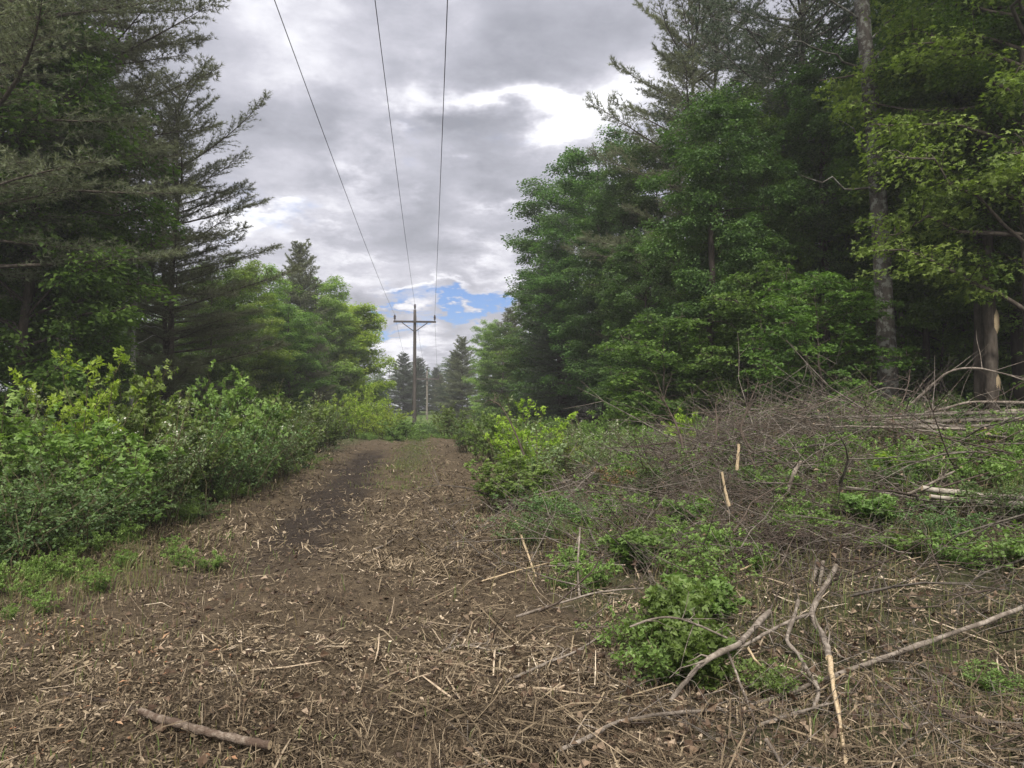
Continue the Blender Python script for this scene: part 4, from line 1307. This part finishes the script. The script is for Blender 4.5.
stick('pale_stake', 'pale stake rising from the twig heap', 'stake', [(722, 472, 0, 7.6), (725, 490, 0, 7.6), (729, 506, 0, 7.6)], .012, .016, 'wood', seed=14, group=BR)
stick('pale_stake', 'short pale stake above the other pale stake', 'stake', [(739, 444, 0, 9.0), (738, 455, 0, 9.0), (737, 470, 0, 9.0)], .016, .02, 'wood', seed=15, group=BR)
stick('broken_stub', 'broken pale stub leaning right in the brush', 'branch stub', [(801, 462, 0, 8.6), (794, 473, 0, 8.5), (788, 491, 0, 8.5)], .02, .022, 'branch', twigs=2, seed=16, group=BR)
stick('cross_stick', 'yellowish stick lying over the root mat left of the fork', 'stick', [(740, 570, .05), (770, 558, .08), (795, 552, .1), (803, 548, .12)], .009, .006, 'wood', seed=17, group=BR)
stick('cross_stick', 'yellowish stick lying flat beside the pale slat', 'stick', [(482, 581, .02), (520, 570, .04), (560, 560, .05)], .008, .006, 'wood', seed=18, group=BR)
stick('low_stick', 'stick lying below the upright peeled one', 'stick', [(505, 682, .0), (545, 664, .03), (575, 652, .05), (600, 636, .06)], .010, .006, twigs=3, seed=19, group=BR)
stick('low_stick', 'pale stick pointing from the track to the herb clump', 'stick', [(515, 617, .0), (560, 603, .06), (600, 592, .1), (645, 588, .14)], .010, .007, twigs=4, seed=20, group=BR)
stick('low_stick', 'thin stick at the bottom right corner', 'stick', [(905, 668, .03), (935, 682, .02), (955, 705, .01), (975, 726, .0)], .008, .005, twigs=3, seed=21, group=BR)
stick('low_stick', 'stick crossing in front of the splintered wood strip', 'stick', [(760, 725, .02), (800, 712, .04), (828, 704, .05)], .010, .007, twigs=2, seed=22, group=BR)
stick('low_stick', 'dark rotten stick near the lower right corner', 'stick', [(938, 712, .0), (980, 720, .02), (1020, 728, .0)], .016, .014, 'twig_dark', 'twig_dark', seed=23, group=BR)
stick('low_stick', 'stick standing steeply at the bottom below the brown branch', 'stick', [(766, 740, .08), (776, 755, .04), (786, 775, .0)], .010, .007, seed=24, group=BR)
stick('arched_branch', 'dead branch arching up in front of the twin trunks', 'branch',
      [(898, 415, 0, 13.0), (920, 396, 0, 12.9), (940, 378, 0, 12.7), (958, 369, 0, 12.5), (982, 369, 0, 12.3), (1005, 374, 0, 12.1), (1034, 383, 0, 12)], .024, .009, 'branch', twigs=6, tw_len=.9, seed=25, group=BR)
stick('arched_branch', 'thinner dead branch bowed over the left end of the stacked poles', 'branch',
      [(866, 396, 0, 14.2), (885, 388, 0, 14.1), (910, 391, 0, 14), (925, 398, 0, 13.9), (938, 412, 0, 13.8)], .012, .006, 'twig', twigs=4, tw_len=.6, seed=26, group=BR)
stick('slanting_branch', 'pale branch slanting up from the purple brush', 'branch', [(801, 402, 0, 13.2), (818, 410, 0, 13.1), (836, 419, 0, 13.0)], .018, .01, 'branch', twigs=2, seed=27, group=BR)
stick('bare_twig', 'dark forked dead sapling standing on the twig heap', 'dead sapling', [(683, 448, 0, 9.6), (678, 430, 0, 9.7), (670, 412, 0, 9.8), (662, 398, 0, 9.9)], .018, .006, 'twig_dark', 'twig_dark', twigs=9, tw_len=.5, seed=28, group=BR)
stick('bare_twig', 'dark crooked dead sapling right of the forked one', 'dead sapling', [(752, 450, 0, 9.4), (741, 430, 0, 9.5), (748, 408, 0, 9.6), (758, 382, 0, 9.7)], .014, .005, 'twig_dark', 'twig_dark', twigs=7, tw_len=.5, seed=29, group=BR)
stick('bare_twig', 'dark thin dead sapling between the forked and crooked ones', 'dead sapling', [(716, 440, 0, 9.8), (717, 420, 0, 9.9), (715, 402, 0, 10)], .012, .005, 'twig_dark', 'twig_dark', twigs=7, tw_len=.4, seed=30, group=BR)
stick('bare_twig', 'bare stem leaning in the yellowish shrub beside the track', 'dead sapling', [(524, 455, 0, 12.0), (514, 430, 0, 12.1), (502, 408, 0, 12.2), (490, 399, 0, 12.3)], .016, .005, 'twig_dark', 'twig_dark', twigs=7, tw_len=.4, seed=31, group=BR)
# fan of one dead branch left of the heap
hub = (603, 466)
for i, (tips, lab) in enumerate([
        ([(570, 468), (530, 475), (490, 486)], 'uppermost arm of the dead branch fan beside the track'),
        ([(575, 478), (535, 492), (502, 516)], 'middle arm of the dead branch fan beside the track'),
        ([(585, 480), (565, 500), (540, 518)], 'steepest arm of the dead branch fan beside the track'),
        ([(570, 485), (520, 500), (484, 524)], 'lowest arm of the dead branch fan beside the track')]):
    stick('dead_branch', lab, 'branch', [(*hub, .42)] + [(a, b, l) for (a, b), l in zip(tips, (.34, .22, .06))], .015, .006, 'twig', twigs=10, tw_len=.5, seed=40 + i, group='arms of the dead branch fan')
# log on the track
stick('fallen_log', 'peeled reddish log lying in the left foreground with an orange cut end', 'log',
      [(140, 711, .045), (170, 722, .045), (205, 731, .045), (240, 740, .045), (270, 745, .045)], .017, .021, 'log_red', seed=50, seg=6, amp=.1)
stick('fallen_stick', 'dark rotten stick leading up to the reddish log', 'stick', [(62, 694, .0), (95, 699, .0), (120, 705, .0), (139, 712, .0)], .012, .014, 'twig_dark', 'wood', seed=51)
stick('fallen_stick', 'short pale stick above the rotten one in the left foreground', 'stick', [(108, 668, .0), (122, 662, .0)], .010, .008, 'branch', seed=52)
stick('fallen_stick', 'short pale stick in the middle of the track', 'stick', [(210, 667, .0), (222, 672, .0), (236, 676, .0)], .010, .008, 'branch', seed=53)
stick('fallen_stick', 'stick lying across the right wheel track', 'stick', [(368, 552, .0), (385, 545, .01), (398, 536, .02)], .010, .007, 'branch', seed=54)
stick('fallen_stick', 'branching stick on the track before the herb clumps', 'stick', [(435, 655, .0), (465, 645, .02), (505, 655, .0)], .009, .006, 'branch', twigs=4, seed=55)

# stacked poles on the right bank
PG = 'cut poles stacked on the right bank'
plog = [(835, 417, 1050, 409, .030, 13.2, 'highest pale pole of the stack, nearly level'), (822, 421, 1050, 413, .034, 13.0, 'second highest pale pole of the stack'),
        (848, 415, 1050, 420, .036, 12.8, 'pale pole crossing the middle of the stack downward'), (815, 427, 1050, 418, .028, 12.6, 'grey pole below the downward crossing pole'),
        (900, 408, 1050, 404, .03, 13.6, 'thin pole lying behind the stack'), (870, 424, 1050, 427, .035, 12.3, 'thick pole in front of the stack'),
        (830, 432, 1050, 434, .025, 11.9, 'lowest thin pole of the stack'), (890, 418, 1050, 438, .028, 11.8, 'pole slanting down to the right below the stack'),
        (925, 430, 1050, 444, .022, 11.4, 'short thin pole under the slanting one')]
for i, (x0, y0, x1, y1, r0, Y, lab) in enumerate(plog):
    Y = Y * .84; r0 = r0 * .9
    mx, my = (x0 + x1) / 2, (y0 + y1) / 2 - 1 + (3, -2, 4, 0, -3, 2, -4, 3, -1)[i]; x0 += (10, -30, 35, 0, 20, -40, 15, 30, -10)[i]
    y0 += (4, -3, 6, -2, 5, 3, -6, 2, 0)[i]
    stick('cut_pole', lab, 'pole', [(x0, y0, 0, Y), ((x0 + mx) / 2, (y0 + my) / 2 + .5, 0, Y), (mx, my, 0, Y - .2), (x1, y1, 0, Y - .6)], r0 * .45, r0 * (1, .75, 1.1, .8, .9, 1.1, .7, .9, .8)[i], ('branch', 'pole_bark', 'pole_bark', 'twig', 'branch', 'pole_bark', 'branch', 'pole_bark', 'twig')[i], seed=60 + i, group=PG, twigs=4, tw_len=.7, amp=.3)
PL = 'pale logs at the right edge'
for i, (x0, y0, x1, y1, r0, Y, lab) in enumerate([(922, 488, 1050, 507, .045, 7.6, 'thicker of the two pale logs at the right edge'), (930, 496, 1050, 512, .03, 7.4, 'thinner pale log just under the thicker one')]):
    stick('pale_log', lab, 'log', [(x0, y0, 0, Y), ((x0 + x1) / 2, (y0 + y1) / 2 - 1, 0, Y - .1), (x1, y1 - 6, 0, Y - 1.0)], r0 * .6, r0 * .9, 'pole_pale', seed=80 + i, group=PL, amp=.08, seg=8)
stick('forked_stick', 'pale forked stick resting on the two pale logs', 'stick', [(908, 494, 0, 7.7), (930, 484, 0, 7.6), (955, 471, 0, 7.5)], .016, .008, 'branch', twigs=3, seed=85)
stick('forked_stick', 'thin curving stick left of the two pale logs', 'stick', [(846, 487, 0, 7.9), (880, 492, 0, 7.8), (925, 500, 0, 7.6), (960, 502, 0, 7.5)], .012, .008, 'twig', twigs=4, seed=86)


# ------------------------------------------------------------------ twig heap, litter, stubble, grass
def twig_heap():
    r = np.random.default_rng(9)
    mb = MB()

    def field(n, *a, **k):
        field1(int(n * .36), *a, mi=0, **k); field1(int(n * .34), *a, mi=1, **k)

    def field1(n, sampler, Lr, Rr, lift, up, segs=5, fork=True, vr=(0, 1), mi=0):
        x, y = sampler(n)
        z = height(x, y) + r.uniform(0, 1, n) ** 1.3 * lift(x, y)
        az = r.uniform(0, 2 * np.pi, n); L = r.uniform(*Lr, n)
        el = r.normal(up, .33, n)
        d = np.stack([np.cos(az) * np.cos(el), np.sin(az) * np.cos(el), np.sin(el)], 1)
        bend = r.normal(0, .35, (n, 3)); bend[:, 2] -= .12
        s = np.linspace(0, 1, segs)
        P = np.stack([x, y, z], 1)[:, None] + d[:, None] * (L[:, None] * s)[..., None] + bend[:, None] * (L[:, None] * s ** 2 * .5)[..., None]
        P = P + r.normal(0, .012, P.shape)
        g = height(P[..., 0], P[..., 1]) + .01; P[..., 2] = np.maximum(P[..., 2], g)
        R_ = r.uniform(*Rr, n)[:, None] * (1 - .75 * s)[None]
        add_tubes(mb, P, R_, 3 if Rr[1] < .008 else 4, a=r.uniform(*vr, n), mi=mi)
        if fork:
            for _ in range(3):
                i = r.integers(1, segs - 1, n); b = P[np.arange(n), i]
                dd = nrm(d + r.normal(0, .75, (n, 3))); LL = L * r.uniform(.15, .45, n)
                e = b + dd * LL[:, None]; e[:, 2] = np.maximum(e[:, 2], height(e[:, 0], e[:, 1]) + .01)
                add_tubes(mb, np.stack([b, (b + e) / 2 + r.normal(0, .015, b.shape), e], 1), R_[:, 2:3] * np.array([[.7, .5, .25]]), 3, a=r.uniform(*vr, n), mi=mi)

    def gauss(cx, cy, sx, sy):
        return lambda n: (r.normal(cx, sx, n), r.normal(cy, sy, n))

    dome = lambda x, y: .12 + .62 * np.exp(-(((x - 3.6) / 2.3) ** 2 + ((y - 11) / 3.0) ** 2))
    field(1500, gauss(3.3, 11.2, 1.4, 1.6), (.5, 1.5), (.003, .008), dome, .18)
    field(900, gauss(2.2, 9.0, 1.1, 1.3), (.4, 1.3), (.003, .008), dome, .12)
    field(700, gauss(3.2, 7.6, 1.1, .9), (.4, 1.1), (.0025, .007), lambda x, y: .25 + 0 * x, .1)
    field(520, gauss(5.4, 12.0, 1.1, .9), (.3, .9), (.003, .006), lambda x, y: .2 + 0 * x, .05)
    field(300, gauss(5.6, 8.8, 1.4, 1.2), (.5, 1.6), (.003, .009), lambda x, y: .2 + 0 * x, .05)
    field(200, gauss(2.4, 5.2, 1.0, .8), (.3, .8), (.002, .006), lambda x, y: .14 + 0 * x, .03)
    field(180, gauss(1.2, 4.2, .7, .8), (.25, .8), (.002, .005), lambda x, y: .08 + 0 * x, .0)
    field(110, gauss(2.6, 3.8, .7, .5), (.25, .8), (.002, .006), lambda x, y: .08 + 0 * x, .0)
    field(110, gauss(3.4, 11.0, 1.5, 1.6), (.9, 2.2), (.009, .017), dome, .12)
    field(90, gauss(5.8, 9.6, 1.6, 1.4), (.8, 2.2), (.008, .016), lambda x, y: .2 + 0 * x, .04)
    field(40, gauss(2.4, 7.6, 1.3, 1.1), (.6, 1.4), (.007, .013), lambda x, y: .2 + 0 * x, .05)
    tag(mb.build('twig_heap', [M['twig'], M['twig_dark']]), 'tangled heap of grey dead twigs on the right bank', 'brush', kind='stuff')


twig_heap()


def dead_leaves():
    r = np.random.default_rng(29)
    mb = MB()
    P = []
    for cx, cy, sx, sy, n, li in [(3.6, 11.0, 1.8, 1.7, 2600, .5), (2.4, 8.4, 1.3, 1.2, 1500, .25), (5.6, 9.5, 1.5, 1.5, 1500, .25), (2.0, 4.6, 1.3, .9, 1300, .06), (.9, 3.6, .9, .7, 700, .03), (-1.5, 5, 1.2, 1.8, 900, .02)]:
        x = r.normal(cx, sx, n); y = r.normal(cy, sy, n); k = (y > 2.3) & (vnoise(x * 1.8, y * 1.8, 71) > -.1)
        x, y = x[k], y[k]
        P.append(np.stack([x, y, height(x, y) + .012 + li * r.uniform(0, 1, len(x)) ** 1.6], 1))
    P = np.concatenate(P); n = len(P)
    L = r.uniform(.025, .075, n)
    leaf_quads(mb, P, r.normal(0, 1, (n, 3)) * (1, 1, .6), np.array([0, 0, .7]) + r.normal(0, .6, (n, 3)), L, L * r.uniform(.4, .8, n), r.uniform(0, 1, n), .22)
    tag(mb.build('dead_leaves', M['dead_leaf']), 'curled brown leaves caught in the brush and on the ground', 'dead leaves', kind='stuff')


dead_leaves()


def root_mat():
    r = np.random.default_rng(19)
    mb = MB()
    c = G(812, 560, .05)
    n = 700
    x = c[0] + r.normal(0, .42, n); y = c[1] + r.normal(.25, .28, n)
    hump = .3 * np.exp(-(((x - c[0]) / .55) ** 2 + ((y - c[1] - .3) / .4) ** 2))
    z = height(x, y) + hump * r.uniform(.3, 1.1, n) + .01
    az = r.normal(0, .9, n) + np.where(r.uniform(size=n) < .5, 0, np.pi); L = r.uniform(.2, .7, n)
    s = np.linspace(0, 1, 6)
    d = np.stack([np.cos(az), np.sin(az) * .6, r.normal(-.05, .25, n)], 1)
    P = np.stack([x, y, z], 1)[:, None] + d[:, None] * (L[:, None] * s)[..., None] + np.array([0, 0, -1.0]) * (L[:, None] * s ** 2 * .35)[..., None] + r.normal(0, .012, (n, 6, 3))
    P[..., 2] = np.maximum(P[..., 2], height(P[..., 0], P[..., 1]) + .004)
    add_tubes(mb, P, r.uniform(.002, .006, n)[:, None] * (1 - .7 * s)[None], 3, a=r.uniform(.1, .9, n))
    tag(mb.build('root_mat', M['twig_dark']), 'dark mat of torn roots above the forked branch', 'roots', kind='stuff')


root_mat()


def sample_view(r, n, y0, y1, power=1.0, side=.75):
    """ground positions spread evenly over what a visitor at the start of the strip sees"""
    u = r.uniform(0, 1, n)
    y = 1 / ((1 / y0) ** power * (1 - u) + (1 / y1) ** power * u) ** (1 / power)
    x = r.uniform(-side, side, n) * y
    return x, y


def litter():
    r = np.random.default_rng(3)
    mb = MB()

    def strips(n, y0, y1, Lr, wr, seed, flat=.35, power=1.2, dens=None, a=(0, 1), dmin=-3.6):
        x, y = sample_view(r, n, y0, y1, power)
        d = track_d(x, y)
        keep = (d > dmin + r.normal(0, .35, n)) & (d < 9) & (y < 44)
        cl = vnoise(x * 2.2, y * 2.2, 8) + vnoise(x * 7, y * 7, 9) * .6
        keep &= r.uniform(size=n) < np.clip(.66 + cl * 1.2 + .9 * vnoise(x * .7, y * .7, 21), .08, 1)
        # thinner on the churned soil
        soil = np.exp(-((d + .1 + .037 * y) / .75) ** 2) * sstep(y, 4.5, 8)
        keep &= r.uniform(size=n) > soil * .8
        x, y = x[keep], y[keep]; n = len(x)
        L = np.exp(r.uniform(math.log(Lr[0]), math.log(Lr[1]), n)) * (1 + np.minimum(y, 36) * .03); w = r.uniform(*wr, n) * (1 + np.minimum(y, 36) * .145)
        az = r.uniform(0, 6.28, n); el = r.normal(0, flat, n)
        d_ = np.stack([np.cos(az) * np.cos(el), np.sin(az) * np.cos(el), np.sin(el)], 1)
        z = height(x, y) + r.uniform(.002, .03, n) + np.abs(np.sin(el)) * L * .5
        c = np.stack([x, y, z], 1)
        nn = nrm(np.array([0, 0, 1.0]) + r.normal(0, .4, (n, 3)))
        B = nrm(np.cross(nn, d_)) * w[:, None] * .5
        U = np.cross(d_, nrm(B))
        bow = U * (L * r.normal(0, .08, n))[:, None]
        h = d_ * L[:, None] * .5
        V = np.stack([c - h - B * .7, c - h + B * .7, c + B + bow, c + h + B * .5, c + h - B * .5, c - B + bow], 1).reshape(-1, 3)
        i = np.arange(n)[:, None] * 6
        F = np.concatenate([i + np.array([[0, 1, 2, 5]]), i + np.array([[5, 2, 3, 4]])])
        v = np.clip(r.beta(2.0, 2.6, n) * (a[1] - a[0]) + a[0] + .05 + .3 * vnoise(x * .8, y * .8, 4), 0, 1)
        mb.add(V, F, np.concatenate([v, v]))
    strips(190000, 2.2, 40, (.01, .055), (.0015, .0055), 1, power=1.1)
    strips(30000, 2.2, 40, (.012, .04), (.006, .014), 2, .25, power=1.1)
    strips(64000, 7.5, 42, (.04, .12), (.003, .007), 5, .4, power=1.1)
    strips(5500, 2.3, 9, (.12, .42), (.003, .007), 6, .2, power=1.0, a=(.2, 1.0), dmin=1.0)
    strips(4500, 2.2, 36, (.08, .26), (.002, .006), 3, .15, power=1.1, a=(.15, 1.0))
    tag(mb.build('chopped_litter', M['litter']), 'shredded bark, chips and stalks strewn over the cleared ground', 'wood litter', kind='stuff')
    mb2 = MB()
    n = 9000; x, y = sample_view(r, n, 3, 40, 1.1); d = track_d(x, y)
    k = (r.uniform(size=n) < .12 + np.exp(-((d + .1 + .037 * y) / .8) ** 2) * sstep(y, 4, 8) + .4 * np.exp(-((d - .9) / .4) ** 2)) & (d > -3) & (d < 3)
    x, y = x[k], y[k]; n = len(x)
    o8 = np.array([[1, 0, 0], [-1, 0, 0], [0, 1, 0], [0, -1, 0], [0, 0, 1], [0, 0, -1.0]])
    sz = r.uniform(.006, .022, n) * (1 + y * .04)
    V = np.stack([x, y, height(x, y) + sz * .2], 1)[:, None] + (o8[None] * r.uniform(.5, 1.3, (n, 6, 1)) + r.normal(0, .25, (n, 6, 3))) * sz[:, None, None] * np.array([1, 1, .7])
    tri = np.array([[0, 2, 4], [2, 1, 4], [1, 3, 4], [3, 0, 4], [2, 0, 5], [1, 2, 5], [3, 1, 5], [0, 3, 5]])
    F = (np.arange(n)[:, None, None] * 6 + tri[None]).reshape(-1, 3)
    mb2.add(V.reshape(-1, 3), F, np.repeat(r.uniform(0, 1, n), 8))
    tag(mb2.build('soil_clods', M['clod']), 'dark crumbly clods thrown up along the wheel tracks', 'soil clods', kind='stuff')
    # orange fresh chips in patches
    mb = MB()
    P, = [[]]
    for (px, py, s, n) in [(25, 628, .28, 60), (50, 638, .2, 40), (165, 652, .2, 40), (120, 690, .16, 24), (60, 750, .2, 30), (210, 757, .12, 14), (90, 672, .1, 10)]:
        c = G(px, py); x = c[0] + r.normal(0, s, n); y = c[1] + r.normal(0, s * .7, n)
        P.append(np.stack([x, y, height(x, y) + r.uniform(.005, .03, n)], 1))
    P = np.concatenate(P); n = len(P)
    leaf_quads(mb, P, r.normal(0, 1, (n, 3)) * (1, 1, .2), np.array([0, 0, 1.0]) + r.normal(0, .25, (n, 3)), r.uniform(.02, .07, n), r.uniform(.006, .02, n), r.uniform(0, 1, n), .12)
    tag(mb.build('orange_chips', M['litter_red']), 'fresh orange wood chips in the left foreground', 'wood chips', kind='stuff')


litter()


def stubble():
    r = np.random.default_rng(13)
    mb = MB()
    n = 16000
    x, y = sample_view(r, n, 2.4, 30, 1.0)
    d = track_d(x, y)
    dens = np.clip(.35 + 1.6 * vnoise(x * 1.3, y * 1.3, 15) + .5 * sstep(np.abs(d), 1.6, 3.2), .04, 1)
    keep = (r.uniform(size=n) < dens) & (d > -4.2) & (d < 8)
    x, y = x[keep], y[keep]; n = len(x)
    L = r.uniform(.03, .12, n) * (1 + .9 * (r.uniform(size=n) < .06)) * (1 + 1.3 * sstep(-d[keep], 1.8, 3.2))
    az = r.uniform(0, 6.28, n); t = np.abs(r.normal(0, .5, n))
    dv = np.stack([np.cos(az) * np.sin(t), np.sin(az) * np.sin(t), np.cos(t)], 1)
    p = np.stack([x, y, height(x, y) - .005], 1)
    P = np.stack([p, p + dv * L[:, None] * .5 + r.normal(0, .004, (n, 3)), p + dv * L[:, None]], 1)
    add_tubes(mb, P, np.tile([1, .85, .5], (n, 1)) * r.uniform(.0012, .0032, n)[:, None], 3, a=r.uniform(0, 1, n))
    tag(mb.build('dead_stubble', M['dry']), 'cut dead stalks standing in the cleared ground', 'stubble', kind='stuff')


stubble()


def grass():
    r = np.random.default_rng(23)
    mb = MB()

    def blades(x, y, Lr, w, vr):
        n = len(x)
        L = r.uniform(*Lr, n); az = r.uniform(0, 6.28, n); t = np.abs(r.normal(0, .42, n))
        o = np.stack([np.cos(az), np.sin(az), 0 * az], 1)
        p = np.stack([x, y, height(x, y) - .01], 1)
        m = p + o * (L * np.sin(t) * .35)[:, None] + np.array([0, 0, 1.0]) * (L * .6)[:, None]
        e = m + o * (L * np.sin(t) * .8)[:, None] + np.array([0, 0, 1.0]) * (L * .35 * np.cos(t * 1.6))[:, None]
        s = np.stack([-np.sin(az + 1), np.cos(az + 1), 0 * az], 1) * w
        V = np.stack([p - s, p + s, m + s * .8, m - s * .8, e], 1).reshape(-1, 3)
        i = np.arange(n)[:, None] * 5
        v = np.clip(r.uniform(*vr, n), 0, 1)
        mb.add(V, i + np.array([[0, 1, 2, 3]]), v); 
        mb.add(V, i + np.array([[3, 2, 4]]), v)

    # left verge
    n = 11000
    y = 4.5 + r.uniform(0, 1, n) ** 1.5 * 20; d = -2.75 + r.normal(0, .55, n)
    x = -1.25 - .1 * y + d
    k = vnoise(x * 2.2, y * 2.2, 31) * 1.6 + .1 > r.uniform(-.3, .5, n); x, y = x[k], y[k]
    blades(x, y, (.05, .22), .0035, (-.2, 1.1))
    # thin strip between the wheel tracks, far along
    n = 3500; y = r.uniform(15, 40, n); x = -1.25 - .1 * y + .45 + r.normal(0, .45, n)
    blades(x, y, (.05, .14), .006, (.3, .8))
    # scattered tufts on the right bank and near ground
    for (cx, cy, sx, sy, n, Lr) in [(2.6, 6.2, .8, .8, 1600, (.08, .3)), (4.0, 7.8, 1.6, 1.0, 2600, (.1, .35)), (1.6, 9.5, .8, 1.5, 2200, (.1, .4)), (3.4, 10.5, 2.0, 1.6, 2600, (.12, .45)), (6.0, 9.5, 1.5, 1.6, 2200, (.1, .4)),
                                (2.3, 4.1, .7, .4, 500, (.05, .18)), (-1.6, 3.3, .7, .4, 700, (.03, .11)), (-3.0, 4.9, .6, .6, 700, (.04, .12)), (-4.1, 7.4, .6, .9, 2600, (.05, .2)), (-.3, 5, .6, .8, 160, (.03, .1)), (2.9, 3.9, .5, .4, 300, (.04, .14))]:
        x = r.normal(cx, sx, n); y = r.normal(cy, sy, n); k = y > 2.2
        k &= vnoise(x * 2.5, y * 2.5, 33) > r.uniform(-.35, .25, n)
        blades(x[k], y[k], Lr, .0035, (.1, .95))
    tag(mb.build('grass', M['grass']), 'mixed dry and green grass along the verges', 'grass', kind='stuff')


grass()

# ------------------------------------------------------------------ air
HAZE = 0.0012
if HAZE:
    hb = MB()
    lo, hi = np.array([-250, -40, -3.0]), np.array([250, 430, 45.0])
    v = np.array([[(lo, hi)[i][0], (lo, hi)[j][1], (lo, hi)[k][2]] for k in (0, 1) for j in (0, 1) for i in (0, 1)])
    hb.add(v, [[0, 2, 3, 1], [4, 5, 7, 6], [0, 1, 5, 4], [2, 6, 7, 3], [0, 4, 6, 2], [1, 3, 7, 5]])
    m, nt, N, Lk = mat('damp_air')
    pv = N('ShaderNodeVolumePrincipled'); pv.inputs['Color'].default_value = (.95, .97, 1, 1); pv.inputs['Density'].default_value = HAZE
    pv.inputs['Anisotropy'].default_value = .2
    o = N('ShaderNodeOutputMaterial'); Lk(pv.outputs[0], o.inputs['Volume'])
    tag(hb.build('haze', m), 'thin damp haze in the air over the clearing', kind='stuff')
